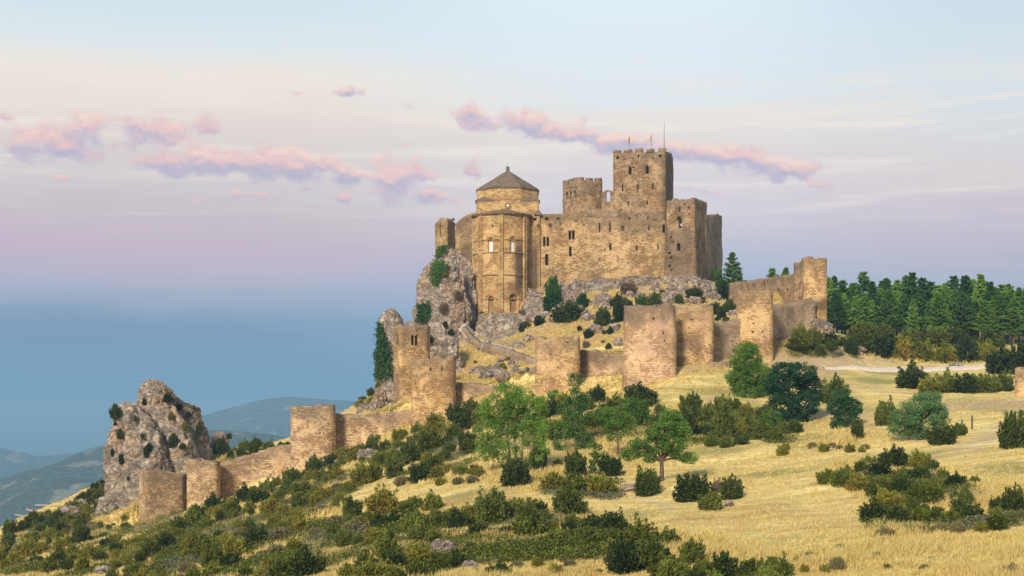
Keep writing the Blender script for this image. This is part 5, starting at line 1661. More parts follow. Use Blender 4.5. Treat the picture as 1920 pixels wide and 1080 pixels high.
for px, py, w_, h_ in BOULD + ((1128, 572, 34, 24), (1136, 583, 20, 16), (1095, 590, 20, 12), (1003, 592, 30, 22), (1015, 600, 34, 20), (994, 600, 22, 16), (1040, 602, 24, 14), (1105, 600, 30, 14), (1130, 610, 26, 20),
                       (1118, 622, 34, 16), (1150, 620, 26, 16), (1158, 648, 24, 18), (1300, 535, 30, 24), (1255, 531, 28, 22), (1280, 530, 24, 18), (1320, 545, 26, 18), (1335, 560, 34, 16), (1350, 582, 22, 10),
                       (925, 708, 60, 26), (900, 700, 40, 18), (945, 712, 36, 20), (972, 652, 30, 14), (990, 640, 20, 14), (915, 660, 20, 30), (958, 628, 26, 14), (1100, 548, 34, 22), (1178, 540, 24, 14),
                       (1060, 552, 26, 20), (1205, 536, 24, 14), (1230, 545, 24, 12), (1375, 590, 18, 10), (1340, 575, 20, 12)):
    boulder(px, py, w_, h_, 'pale boulder on the dry slope below the castle', 'boulders below the castle')
for px, py, w_, h_ in ((708, 765, 30, 26), (722, 772, 24, 20), (740, 768, 20, 14), (745, 757, 24, 10), (733, 745, 26, 22), (715, 745, 26, 24)):
    boulder(px, py, w_, h_, 'brown rubble block heaped between the ivy pinnacle and the bell tower', 'rubble at the bell tower', D=202)


def ivy(pts_list, poly, label, parent_name='ivy', mat='ivy', dens=900, leaf=0.34, n=None, thick=0.35, group=None):
    """leaves growing on the rock surface inside a picture polygon"""
    W = np.concatenate(pts_list)
    sx = HX + W[:, 0] / W[:, 1] * F; sy = HY - W[:, 2] / W[:, 1] * F
    m = inpoly(sx, sy, poly)
    W = W[m]
    if len(W) < 5: print('IVY EMPTY', label); return
    # only the near side
    key = {}
    for p in W:
        k = (int((HX + p[0] / p[1] * F) / 4), int((HY - p[2] / p[1] * F) / 4))
        if k not in key or p[1] < key[k]: key[k] = p[1]
    W = np.array([p for p in W if p[1] < key[(int((HX + p[0] / p[1] * F) / 4), int((HY - p[2] / p[1] * F) / 4))] + 1.2])
    idx = RNG.integers(0, len(W), dens * 3)
    c = W[idx] + RNG.normal(0, 0.28, (len(idx), 3)) + np.array([0, -thick, 0])
    V, Fc, r = leaves(c, leaf, RNG, out=np.array([0, -1.0, 0.3]))
    ctr = W.mean(0)
    o = mesh_np(parent_name, V, Fc, M[mat], loc=tuple(ctr), attrs={'rnd': r})
    tag(o, label, 'creeper', group)


def leaves(c, size, rng, out=None, aspect=0.6, spread=0.9):
    """one folded quad per centre, random facing"""
    n = len(c)
    d = rng.normal(0, 1, (n, 3))
    if out is not None: d = d * spread + out
    d /= np.linalg.norm(d, axis=1, keepdims=True) + 1e-9
    a = np.cross(d, rng.normal(0, 1, (n, 3))); a /= np.linalg.norm(a, axis=1, keepdims=True) + 1e-9
    b = np.cross(d, a)
    s = (size if np.isscalar(size) else size[:, None]) * rng.uniform(0.6, 1.25, (n, 1))
    a = a * s * 0.5; b = b * s * 0.5 * aspect
    V = np.stack([c - a, c - b, c + a, c + b], 1).reshape(-1, 3)
    Fc = np.arange(4 * n).reshape(n, 4)
    r = np.repeat(rng.uniform(0, 1, n), 4)
    return V, Fc, r


ivy([PIN], [(713, 604), (720, 618), (726, 640), (733, 662), (736, 705), (730, 712), (706, 710), (706, 640), (709, 612)], 'dense dark green ivy sheet covering the left side of the pinnacle', dens=1500, leaf=0.34, thick=0.05)
ivy(CC, [(822, 488), (842, 500), (830, 515), (822, 533), (812, 534), (804, 515), (812, 498)], 'bright green creeper patch high on the castle rock face', dens=700, leaf=0.36)
ivy(CC, [(784, 572), (804, 568), (806, 590), (800, 606), (782, 602)], 'green creeper patch low at the left edge of the castle rock', dens=600, leaf=0.36)
ivy(CC, [(816, 470), (836, 456), (834, 470), (826, 482), (816, 480)], 'dark shrubby creeper at the foot of the leftmost ruined turret', dens=300, leaf=0.36)
# ------------------------------------------------------------------ plants
def shrub_mesh(name, seed, plumes=44, per=64, tall=1.0, leaf=0.075, up=0.8, plen=0.42, round_=False, core=False, n_leaf_scale=1.0):
    """unit shrub: radius 1 in plan, height about 1.25*tall; leafy sprays growing out of a dome"""
    rng = np.random.default_rng(seed)
    C = []; A = []
    for i in range(plumes):
        t = rng.uniform(0, 2 * math.pi); e = math.asin(rng.uniform(-0.22, 1.0))
        lump = 0.80 + 0.25 * math.sin(3 * t + seed) * math.cos(2 * e + seed)
        dirv = np.array([math.cos(e) * math.cos(t), math.cos(e) * math.sin(t), math.sin(e)])
        base = dirv * np.array([0.62, 0.62, 0.62 * tall]) * lump * rng.uniform(0.7, 1.05)
        base[:2] *= 0.92 + 0.18 * min(1, max(0, base[2]) / 0.35); base[2] += 0.16
        g = dirv * (1 - up * 0.6) + np.array([0, 0, up]) + rng.normal(0, 0.16, 3)
        g /= np.linalg.norm(g)
        ln = plen * rng.uniform(0.6, 1.35) * (1 if not round_ else 0.6)
        wd = ln * (0.36 if not round_ else 0.6)
        s = rng.uniform(-0.25, 1, per)
        rad = wd * np.sqrt(np.clip(1 - np.clip(s, 0, 1) ** 1.4, 0.02, 1)) * rng.uniform(0.3, 1, per)
        q = rng.normal(0, 1, (per, 3)); q -= (q @ g)[:, None] * g; q /= np.linalg.norm(q, axis=1, keepdims=True)
        C.append(base + g * (s * ln)[:, None] + q * rad[:, None])
        A.append(np.tile(g, (per, 1)) * 0.7 + q * 0.8)
    # leaves filling the inside
    q = rng.normal(0, 1, (1500, 3)); q /= np.linalg.norm(q, axis=1, keepdims=True); q *= rng.uniform(0.45, 1.0, (1500, 1))
    C.append(q * np.array([0.66, 0.66, 0.62 * tall]) + np.array([0, 0, 0.28])); A.append(q * 0.8)
    C = np.concatenate(C); A = np.concatenate(A)
    n = len(C)
    d = A + rng.normal(0, 0.35, (n, 3)); d /= np.linalg.norm(d, axis=1, keepdims=True)
    b = np.cross(d, rng.normal(0, 1, (n, 3))); b /= np.linalg.norm(b, axis=1, keepdims=True)
    s = leaf * rng.uniform(0.7, 1.4, (n, 1))
    V = np.stack([C - d * s * 0.5, C - b * s * 0.32, C + d * s * 0.9, C + b * s * 0.32], 1).reshape(-1, 3)
    keepq = np.repeat(C[:, 2] > 0.0, 4)
    V = V[keepq]; C = C[C[:, 2] > 0.0]; n = len(C)
    Fc = np.arange(4 * n).reshape(n, 4)
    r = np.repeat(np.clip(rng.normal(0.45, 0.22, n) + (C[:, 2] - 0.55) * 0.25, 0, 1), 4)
    midx = np.zeros(n, int)
    if core:
        bm = bmesh.new(); bmesh.ops.create_icosphere(bm, subdivisions=3, radius=1.0)
        cv = []
        for v in bm.verts:
            k = (0.50 + 0.12 * min(1, max(0, v.co.z + 0.6))) + 0.14 * noise.noise(v.co * 2.2 + Vector((seed, 0, 0)))
            cv.append((v.co.x * k, v.co.y * k, max(-0.1, v.co.z * k * 0.95 * tall + 0.22)))
        cf = [[v.index for v in f.verts] for f in bm.faces]; bm.free()
        b0 = len(V)
        V = np.concatenate([V, np.array(cv)])
        cf = np.array([[f[0] + b0, f[1] + b0, f[2] + b0, f[2] + b0] for f in cf])
        faces = [tuple(f) for f in Fc] + [tuple(f[:3]) for f in cf]
        r = np.concatenate([r, np.zeros(len(cv))])
        midx = np.concatenate([midx, np.ones(len(cf), int)])
        return V, faces, r, midx
    return V, [tuple(f) for f in Fc], r, midx


def mesh_only(name, V, Fc, r, midx, mats):
    me = bpy.data.meshes.new(name)
    me.from_pydata([tuple(v) for v in V], [], Fc); me.update()
    a = me.attributes.new('rnd', 'FLOAT', 'POINT'); a.data.foreach_set('value', np.asarray(r, np.float32))
    for m in mats: me.materials.append(m)
    me.polygons.foreach_set('material_index', np.asarray(midx, np.int32))
    return me


SH = {}
for kind, mat, kw, nv in (('juniper', 'juniper', dict(plumes=46, per=60, tall=1.0, leaf=0.085, up=0.62, plen=0.40), 6),
                          ('box', 'box', dict(plumes=44, per=62, tall=0.95, leaf=0.085, up=0.5, plen=0.40), 5),
                          ('darkbush', 'darkbush', dict(plumes=48, per=56, tall=1.05, leaf=0.085, up=0.6, plen=0.36), 4),
                          ('sage', 'sage', dict(plumes=40, per=50, tall=0.6, leaf=0.085, up=0.5, plen=0.3, round_=True), 3),
                          ('cone', 'juniper', dict(plumes=60, per=60, tall=1.25, leaf=0.085, up=1.0, plen=0.46), 1),
                          ('green', 'ivy', dict(plumes=50, per=50, tall=1.1, leaf=0.10, up=0.7, plen=0.45), 2),
                          ('bluegreen', 'bluegreen', dict(plumes=60, per=60, tall=1.15, leaf=0.10, up=0.5, plen=0.34, round_=True), 2),
                          ('brown', 'dry', dict(plumes=40, per=40, tall=0.8, leaf=0.09, up=0.8, plen=0.4), 2)):
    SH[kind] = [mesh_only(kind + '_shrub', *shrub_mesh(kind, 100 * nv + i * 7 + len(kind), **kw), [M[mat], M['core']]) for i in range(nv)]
PLACED = []


def shrub(px, py, wpx, hpx, kind, label=None, group=None, D=None, loc=None, cat='shrub'):
    """foot at picture point; w/h in picture pixels; actual object is made later (the largest 290 individually)"""
    q = loc if loc is not None else (gp(px, py) if D is None else P(px, py, D))
    PLACED.append(dict(px=px, py=py, w=wpx, h=hpx, kind=kind, label=label, group=group, q=q, cat=cat))


# --- single shrubs one can tell apart
NAMED = """
1228 573 32 28 darkbush|dark round bush on the dry slope above the big pink tower
1243 556 16 14 darkbush|small dark bush just above a larger round one, under the palace wall
1274 571 19 22 darkbush|little dark upright bush above the broad brown tower
1262 567 9 9 darkbush|tiniest dark tuft left of the upright bush above the brown tower
1302 562 38 26 darkbush|wide dark bush at the foot of the corner tower
1312 567 26 13 darkbush|low dark bush hugging the right of the wide one at the corner tower
1178 552 40 26 brown|greyish brown bush under the middle of the palace wall
1190 522 22 9 darkbush|flat dark tuft against the base of the palace wall
1235 522 28 36 darkbush|tall dark green bush growing against the right end of the palace wall
1221 523 20 11 darkbush|low dark bush left of the tall one against the palace wall
1092 577 26 32 ivygreen|bright green bushy creeper on the slope right of the tall climber
1092 546 18 18 ivygreen|small bright green creeper tuft on pale rocks
1066 601 66 40 darkbush|broad dark green thicket at the foot of the tall climber
1012 609 28 18 darkbush|low green bush among boulders right of the apse
1162 603 34 52 darkbush|tall dark bush on the slope above the middle curtain wall
1131 611 40 40 darkbush|dark bush left of the tallest one above the middle curtain wall
1202 575 28 24 green|greyish green bush between dark bushes below the palace wall
1152 575 22 18 green|small green bush above the pair of dark bushes
1180 578 20 16 darkbush|dark little bush beside the greyish green one
1341 590 32 24 darkbush|dark round bush right of the broad brown tower top
1352 597 22 18 darkbush|dark bush tucked lower right behind the brown tower
1368 584 27 24 darkbush|round dark bush next to the tall golden tower
1346 604 18 11 darkbush|small dark tuft over the grey wall, left of a twin
1361 605 16 12 darkbush|small dark tuft over the grey wall, right of a twin
1344 546 36 44 green|green bush climbing the foot of the rear wall
1358 562 36 38 darkbush|dark bush under the rear wall at the pine tree
1374 560 26 30 darkbush|dark bush right behind the upper wall start
1103 633 23 18 darkbush|dark bush on the dry slope above the middle round tower
1087 623 12 12 darkbush|tiny dark bush up left on the slope above the middle round tower
1144 627 14 15 darkbush|tiny dark bush above the pink wall
1141 657 16 14 darkbush|dark tuft just behind the broken pink wall crest
1099 652 19 14 brown|brownish tuft behind the middle round tower
1121 756 36 36 darkbush|round dark bush right of the slim tree below the middle tower
1199 761 76 42 darkbush|wide dark bush on the meadow edge below the pink tower
1565 757 62 56 juniper|dark brown-green bush behind the blue-green tree
1608 824 30 42 juniper|small dark upright juniper between the two dense trees and meadow
1662 797 54 58 juniper|black-green bush left of the grey-green spreading tree
1768 834 60 46 juniper|dark bush right of the grey-green spreading tree
1755 834 34 30 juniper|small dark bush in front of the spreading tree
1800 816 34 30 juniper|dark low bush beside the wooden post
1710 729 72 50 juniper|round bush left of the long hedge near the gravel road
1743 738 54 36 box|lighter olive bush in front of the long hedge
1775 736 56 44 juniper|first bush of the long hedge under the gravel road
1812 737 58 44 juniper|middle bush of the long hedge under the gravel road
1848 736 56 42 juniper|third bush of the long hedge under the gravel road
1880 732 48 38 juniper|end bush of the long hedge by the right edge
1880 700 74 50 darkbush|big dark bush at the right edge beside the gravel road
1915 702 60 60 darkbush|dark bush cut by the right edge above the wall stub
1902 840 66 84 juniper|large dark bush at the right edge of the meadow
1212 930 58 56 cone|cone-shaped green juniper standing alone beside a white boulder
1300 940 76 62 juniper|big round bush in front of the meadow, left of a paired clump
1370 935 60 46 juniper|dark bush right of the big round bush in front of the meadow
1332 955 54 40 juniper|low dark bush in front between the two round bushes
1345 925 30 24 brown|purplish dry bush between the two round bushes
967 911 66 58 darkbush|dark dome bush under the left willow-like tree
1010 882 40 56 darkbush|dark bush right of the dome bush under the left tree
1145 891 54 42 darkbush|dark green bush beside the slender middle trees
1078 895 56 60 juniper|tall olive bush in front of the slender middle trees
1040 915 66 30 box|low olive bush left in the clump before the single tree
1085 925 76 40 box|olive bush in the middle of the clump before the single tree
1130 930 72 42 box|yellowish olive bush right in the clump before the single tree
1046 876 26 16 darkbush|small dark tuft between the left tree and the olive clump
575 1082 80 58 juniper|big dark rounded bush at the bottom left of centre
857 1066 34 40 juniper|isolated dark juniper near the bottom stones
881 1042 22 30 juniper|small pointed juniper above the isolated one
935 1086 60 36 juniper|dark bush at the bottom edge left of centre
640 760 1 1 sage|
1440 826 24 16 box|small olive bush at the meadow edge under the blue-green tree
1380 690 1 1 sage|
1660 1010 50 20 sage|grey sage cushion below the large clump at right
1795 1000 34 24 sage|rounded grey sage cushion at the lower right clump
1765 1000 32 20 sage|flatter grey sage cushion beside the rounded one
1900 1084 60 24 brown|dark purplish bush cut by the bottom right corner
1570 1072 40 26 sage|thin grey bush near the bottom right of centre
"""
for ln in NAMED.strip().split('\n'):
    a, lab = ln.split('|'); a = a.split()
    w_, h_ = float(a[2]), float(a[3])
    if w_ < 3: continue
    shrub(float(a[0]), float(a[1]), w_, h_, a[4], lab)
SH['ivygreen'] = [mesh_only('climber', *shrub_mesh('c', 55, plumes=50, per=60, tall=1.3, leaf=0.10, up=0.5, plen=0.34, round_=True), [M['ivy'], M['core']])]


def scatter(poly, n, wr, kinds, label, group, mind=0.60, seed=0, asp=0.8):
    rng = random.Random(seed); got = []
    xs = [p[0] for p in poly]; ys = [p[1] for p in poly]
    tries = 0
    while len(got) < n and tries < n * 60:
        tries += 1
        x = rng.uniform(min(xs), max(xs)); y = rng.uniform(min(ys), max(ys))
        if not inpoly(np.array([x]), np.array([y]), poly)[0]: continue
        w_ = rng.uniform(*wr) * (0.92 if y > 800 else 0.95)
        if rng.random() < 0.3: w_ *= rng.uniform(0.5, 0.8)
        if any(abs(x - a) < (w_ + c) * 0.5 * mind and abs(y - b) < (w_ + c) * 0.28 * mind for a, b, c in got): continue
        got.append((x, y, w_))
    for x, y, w_ in got:
        k = rng.choice(kinds); 
        if k == 'sage': h_ = w_ * 0.45
        else: h_ = w_ * rng.uniform(asp * 0.75, asp * 1.2)
        shrub(x, y, w_, h_, k, label, group)


J, B_, S_, K_ = 'juniper', 'box', 'sage', 'darkbush'
# left slope under the wall
scatter([(330, 1000), (352, 968), (420, 952), (545, 905), (640, 862), (700, 838), (790, 808), (830, 812), (800, 830), (700, 856), (600, 915), (520, 950), (430, 990)], 62, (29, 50), [J, B_, K_, J],
        'dark scrub bush in the band hugging the foot of the left wall', 'scrub along the foot of the left wall', seed=1)
scatter([(790, 812), (860, 780), (905, 765), (905, 800), (880, 850), (800, 880), (740, 872), (800, 838)], 29, (35, 59), [J, K_, J, B_],
        'dark bush in the thicket left of the willow-like tree', 'thicket left of the big willow-like tree', seed=2)
scatter([(700, 870), (800, 885), (890, 880), (900, 905), (780, 915), (690, 900)], 18, (38, 69), [B_, S_, B_, J], 'low olive bush above the pale grass shelf', 'low bushes above the grass shelf', seed=3)
scatter([(430, 1000), (520, 955), (620, 905), (690, 900), (650, 935), (620, 965), (520, 985), (440, 1020)], 35, (33, 55), [B_, J, B_, S_], 'olive bush on the middle of the left slope', 'bushes on the middle of the left slope', seed=4)
scatter([(0, 1075), (0, 1010), (60, 975), (130, 948), (195, 930), (150, 1000), (60, 1050)], 22, (24, 40), [K_, J, B_], 'bush', 'outermost scrub on the left slope', seed=32, mind=0.45)
scatter([(0, 1070), (0, 1020), (100, 965), (180, 930), (200, 925), (195, 960), (150, 985), (160, 1030), (250, 1010), (330, 1005), (430, 1010), (450, 1040), (330, 1050), (200, 1070), (100, 1085)], 67, (29, 50), [K_, J, B_, B_],
        'bush in the dense scrub on the far left slope', 'scrub on the far left slope', seed=5)
scatter([(200, 1085), (330, 1055), (520, 1000), (560, 1040), (540, 1095), (200, 1100)], 35, (38, 66), [B_, J, B_, S_], 'olive bush at the bottom of the left slope', 'bushes at the bottom of the left slope', seed=6)
scatter([(350, 978), (430, 946), (545, 896), (640, 860), (700, 832), (705, 845), (560, 908), (440, 962), (360, 992)], 24, (26, 42), [J, B_, K_], 'bush', 'bushes right against the left wall', seed=31, mind=0.45)
# behind the wall around the crag
scatter([(322, 868), (400, 842), (430, 838), (545, 838), (545, 846), (450, 856), (415, 866), (345, 886)], 27, (26, 43), [K_, K_, J], 'dark bush behind the low wall right of the crag', 'dark bushes between crag and low wall', seed=7)
scatter([(150, 935), (195, 905), (200, 930), (170, 950)], 6, (24, 39), [K_], 'dark bush against the left foot of the crag', 'bushes at the left foot of the crag', seed=8)
scatter([(664, 775), (680, 752), (700, 740), (700, 760), (684, 772)], 6, (17, 29), [K_, B_], 'small bush on the skyline slope left of the ivy pinnacle', 'bushes left of the ivy pinnacle', seed=9)
# foreground clumps
scatter([(650, 968), (740, 952), (800, 950), (860, 975), (860, 1000), (760, 1010), (650, 1000)], 24, (49, 80), [J, J, B_], 'dark bush in the left part of the foreground row', 'left foreground bush row', seed=10)
scatter([(860, 985), (960, 965), (1060, 965), (1150, 985), (1160, 1030), (1060, 1035), (960, 1020), (880, 1010)], 29, (56, 87), [J, J, B_, K_], 'dark bush in the central foreground row below the pale meadow', 'central foreground bush row', seed=11)
scatter([(560, 1000), (640, 985), (700, 1010), (800, 1015), (840, 1030), (740, 1050), (600, 1030)], 18, (44, 69), [B_, S_, J], 'olive or grey bush behind the bottom bushes', 'mixed bushes left of the bottom', seed=12)
scatter([(650, 1090), (690, 1060), (800, 1060), (840, 1085), (760, 1110)], 13, (67, 96), [J, B_, B_], 'large bush at the bottom edge, left of centre', 'bottom edge bushes left of centre', seed=13)
scatter([(1150, 1040), (1190, 1015), (1230, 1020), (1320, 1045), (1315, 1085), (1230, 1100), (1160, 1075)], 17, (62, 96), [J, J, B_, K_], 'dark bush in the clump at the bottom centre', 'bottom centre clump', seed=14)
scatter([(1240, 1095), (1330, 1080), (1470, 1085), (1470, 1120), (1240, 1120)], 10, (62, 92), [J, B_, J], 'bush along the bottom edge right of the bottom clump', 'bottom edge bushes right of centre', seed=15)
# right clump
scatter([(1545, 905), (1600, 880), (1680, 868), (1760, 885), (1800, 920), (1830, 945), (1800, 990), (1700, 1000), (1640, 985), (1640, 940), (1560, 925)], 59, (49, 82), [J, B_, J, B_, K_],
        'bush in the large dark clump at right, in the straw meadow', 'large bush clump at right', seed=16)
scatter([(1790, 985), (1830, 965), (1925, 950), (1940, 985), (1850, 1005)], 13, (51, 80), [J, B_], 'bush in the right tail of the large clump', 'right tail of the large clump', seed=17)
scatter([(1795, 905), (1830, 895), (1835, 915), (1805, 920)], 2, (49, 64), [J], 'dark bush standing off the top right of the large clump', 'bushes off the large clump', seed=18)
# between trees
scatter([(1265, 800), (1290, 765), (1400, 770), (1440, 800), (1500, 815), (1430, 838), (1340, 840), (1290, 835)], 35, (47, 75), [J, B_, J, K_], 'dark bush in the thicket left of the blue-green tree', 'thicket left of the blue-green tree', seed=19)
scatter([(1010, 800), (1050, 760), (1150, 765), (1260, 780), (1260, 810), (1100, 815), (1020, 830)], 21, (40, 64), [J, K_, B_], 'dark bush behind the slender middle trees', 'bushes behind the slender middle trees', seed=20)
# belt beyond the road
scatter([(1468, 655), (1500, 640), (1560, 640), (1640, 648), (1620, 664), (1540, 668), (1480, 668)], 26, (46, 66), [J, K_, 'box'], 'brown-green bush in the belt right of the end tower', 'bush belt right of the end tower', seed=21)
scatter([(1600, 660), (1640, 648), (1700, 645), (1800, 648), (1890, 652), (1870, 678), (1760, 682), (1650, 676)], 40, (46, 66), [J, K_, B_, J], 'brown-green bush in the belt under the pine wood', 'bush belt under the pine wood', seed=22)
# tufts
scatter([(860, 690), (960, 660), (1000, 690), (990, 712), (900, 705)], 6, (13, 25), [B_, S_], 'small green tuft on the dry slope below the ramp', 'tufts below the ramp', seed=23)
scatter([(1060, 620), (1160, 610), (1160, 650), (1100, 650)], 5, (11, 18), [K_, S_], 'tiny tuft on the dry slope above the curtain wall', 'tufts above the curtain wall', seed=24)
scatter([(160, 990), (240, 975), (250, 1000), (190, 1010)], 6, (15, 27), [S_, J], 'small tuft on the dry slope under the crag', 'tufts under the crag', seed=25)
scatter([(700, 1040), (1150, 1045), (1150, 1080), (1000, 1085), (900, 1090)], 16, (22, 39), [S_, B_], 'low grey heath tuft in the bottom grass', 'heath tufts in the bottom grass', seed=26)
scatter([(1300, 1050), (1560, 1030), (1700, 1060), (1860, 1080), (1500, 1085)], 8, (20, 34), [S_, B_], 'low grey tuft in the straw at lower right', 'tufts in the straw at lower right', seed=27)
scatter([(1440, 845), (1540, 838), (1640, 842), (1640, 850), (1450, 856)], 9, (22, 36), [S_, B_], 'low tuft along the rough edge of the meadow', 'tufts along the meadow edge', seed=28)


def on_rock(pts_list, px, py):
    W = np.concatenate(pts_list)
    sx = HX + W[:, 0] / W[:, 1] * F; sy = HY - W[:, 2] / W[:, 1] * F
    m = np.hypot(sx - px, sy - py) < 5
    if not m.any(): m = np.hypot(sx - px, sy - py) < 14
    Q = W[m]; q = Q[np.argmin(Q[:, 1])]
    return Vector((q[0], q[1], q[2] - 0.15))


for px, py, w_, h_, k, lab in ((217, 782, 26, 26, K_, 'dark bush on the left shoulder of the big crag'), (267, 757, 11, 13, K_, 'small bush high on the crag near its top'),
                               (318, 750, 28, 16, K_, 'dark bush right below the crag summit'), (226, 818, 15, 17, K_, 'round bush in the middle of the crag left face'),
                               (271, 819, 9, 10, K_, 'tiny bush in the centre of the crag'), (280, 838, 14, 16, K_, 'bush low in the centre of the crag'), (275, 850, 12, 22, K_, 'bush below the central one on the crag'),
                               (340, 764, 14, 12, K_, 'bush on the right ridge of the crag'), (352, 776, 12, 10, J, 'second bush down the right ridge of the crag'), (325, 830, 24, 28, K_, 'large bush on the right flank of the crag'),
                               (322, 780, 14, 16, B_, 'olive bush above the large one on the right flank'), (348, 803, 13, 20, B_, 'olive bush in the middle of the right flank'), (376, 808, 15, 24, K_, 'bush near the right edge of the crag'),
                               (226, 862, 14, 18, K_, 'bush on the lower left face of the crag'), (206, 850, 9, 14, K_, 'bush on the left edge of the crag'), (347, 838, 14, 12, K_, 'bush at the foot of the right flank'),
                               (244, 897, 7, 8, K_, 'tiny bush low on the crag'), (365, 762, 14, 9, B_, 'yellowish tuft on the right ridge of the crag'), (213, 792, 8, 8, K_, 'tuft on the upper left edge of the crag'), (256, 785, 8, 12, K_, 'tuft in the cleft of the crag')):
    shrub(px, py, w_, h_, k, lab, loc=on_rock(CR, px, py))
for px, py, w_, h_, k, lab in ((705, 724, 16, 14, B_, 'dry green tuft at the foot of the ivy sheet'), (800, 640, 22, 18, K_, 'dark bush behind the bell tower top right'), (838, 608, 12, 12, K_, 'bush on the rock shoulder above the ramp start'),
                               (834, 580, 20, 18, 'brown', 'brownish tuft in the centre of the castle rock'), (862, 560, 18, 16, 'brown', 'rusty dry tuft on the castle rock, next to the curved wall'),
                               (850, 625, 14, 12, K_, 'small dark bush beside the ramp head'), (834, 520, 14, 10, B_, 'olive tuft on the castle rock under the turret')):
    shrub(px, py, w_, h_, k, lab, loc=on_rock(CC + [PIN], px, py))
for px, py, w_, h_, k, lab in ((905, 598, 14, 16, K_, 'green bush at the left foot of the apse'), (985, 622, 30, 22, K_, 'dark bush on the ledge right under the apse'), (948, 668, 24, 8, B_, 'green tuft beside the upper ramp'),
                               (978, 600, 20, 24, 'brown', 'grey brown brush in the corner between apse and rocks'), (430, 822, 12, 12, K_, 'shrub on top of the small outcrop right of the crag')):
    shrub(px, py, w_, h_, k, lab, D={905: 258, 985: 248, 948: 228, 978: 257, 430: 224}[px])
shrub(1037, 588, 46, 52, 'ivygreen', 'broad lower part of the tall green climber below the palace wall', D=253)
shrub(1036, 556, 34, 44, 'ivygreen', 'upper part of the tall green climber against the palace wall foot', D=254.5)
for px, py, w_ in ((1025, 412, 9), (1046, 411, 6), (1080, 416, 4), (1092, 417, 4), (1273, 411, 9), (1258, 446, 5), (1255, 476, 7), (1208, 484, 7), (1218, 500, 6), (1256, 500, 6), (1003, 413, 8), (1345, 404, 6), (850, 413, 6)):
    D_ = 263.5 if px < 1249 else 260.2
    if px == 1345: D_ = 277
    if px == 850: D_ = 281
    shrub(px, py, w_, w_ * 0.7, K_, 'tiny weed growing out of the upper castle masonry', 'weeds on the castle masonry', D=D_, cat='weed')

PLACED.sort(key=lambda d: -(d['w'] * d['h']) - (1e6 if not d['group'] else 0))
ORD = 'leftmost second third fourth fifth sixth seventh eighth ninth tenth eleventh twelfth thirteenth fourteenth fifteenth sixteenth seventeenth eighteenth nineteenth twentieth'.split()
for _t in ('twenty', 'thirty', 'forty', 'fifty'):
    if _t != 'twenty': ORD.append(_t[:-1] + 'ieth')
    ORD += [_t + '-' + q for q in 'first second third fourth fifth sixth seventh eighth ninth'.split()]
_unused = ['twenty-first', 'twenty-second', 'twenty-third', 'twenty-fourth', 'twenty-fifth', 'twenty-sixth', 'twenty-seventh', 'twenty-eighth', 'twenty-ninth', 'thirtieth', 'thirty-first', 'thirty-second', 'thirty-third', 'thirty-fourth', 'thirty-fifth']


def ordn(i):
    return ORD[i] if i == 0 else (ORD[i] if i < len(ORD) else 'far right') + ' from left'


def rows_label(items, noun):
    # items of one group: name the row and the place in it
    n = len(items)
    rows = 1 if n <= 7 else 2 if n <= 16 else 3
    srt = sorted(items, key=lambda d: d['py'])
    for r in range(rows):
        part = srt[r * n // rows:(r + 1) * n // rows]
        part.sort(key=lambda d: d['px'])
        rn = {1: [''], 2: ['upper row', 'lower row'], 3: ['upper row', 'middle row', 'lower row']}[rows][r]
        for i, d in enumerate(part):
            d['label'] = noun(d) + ', ' + ordn(i) + ((', ' + rn) if rn else '') + ', ' + d['group']


KN = {'juniper': 'dark juniper bush', 'box': 'olive bush', 'darkbush': 'dark green bush', 'sage': 'low grey cushion', 'brown': 'dry brown brush', 'cone': 'juniper', 'green': 'green bush'}
_g = {}
for d in PLACED[:292]:
    if d['group'] and d['cat'] == 'shrub': _g.setdefault(d['group'], []).append(d)
for g_, it in _g.items(): rows_label(it, lambda d: KN[d['kind']])
for g_, it in BL.items():
    rows_label(it, lambda d: 'pale boulder' if 'castle' in g_ else 'brown rubble block')
    for d in it: d['o']['label'] = d['label']


def place_matrix(d):
    q = d['q']; r = d['w'] / 2 / F * q.y * 1.22; h = d['h'] / F * q.y * 1.10
    tall = {'juniper': 1.20, 'box': 1.15, 'darkbush': 1.1, 'sage': 0.72, 'cone': 1.4, 'green': 1.3, 'bluegreen': 1.2, 'ivygreen': 1.3, 'brown': 1.0}[d['kind']]
    return q - Vector((0, 0, 0.08 * h)), (r, r, h / tall * 1.05)


rnd = random.Random(11)
rest = []
for i, d in enumerate(PLACED):
    vs = SH[d['kind']]; me = vs[rnd.randrange(len(vs))]
    loc, sc = place_matrix(d); rz = rnd.uniform(0, 6.28)
    if i < 292:
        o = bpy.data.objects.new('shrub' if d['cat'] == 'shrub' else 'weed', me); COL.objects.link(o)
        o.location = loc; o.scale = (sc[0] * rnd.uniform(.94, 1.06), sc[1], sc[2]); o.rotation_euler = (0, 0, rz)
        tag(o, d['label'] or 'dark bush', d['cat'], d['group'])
    else:
        rest.append((me, loc, sc, rz))
print('SHRUBS', len(PLACED), 'rest', len(rest))


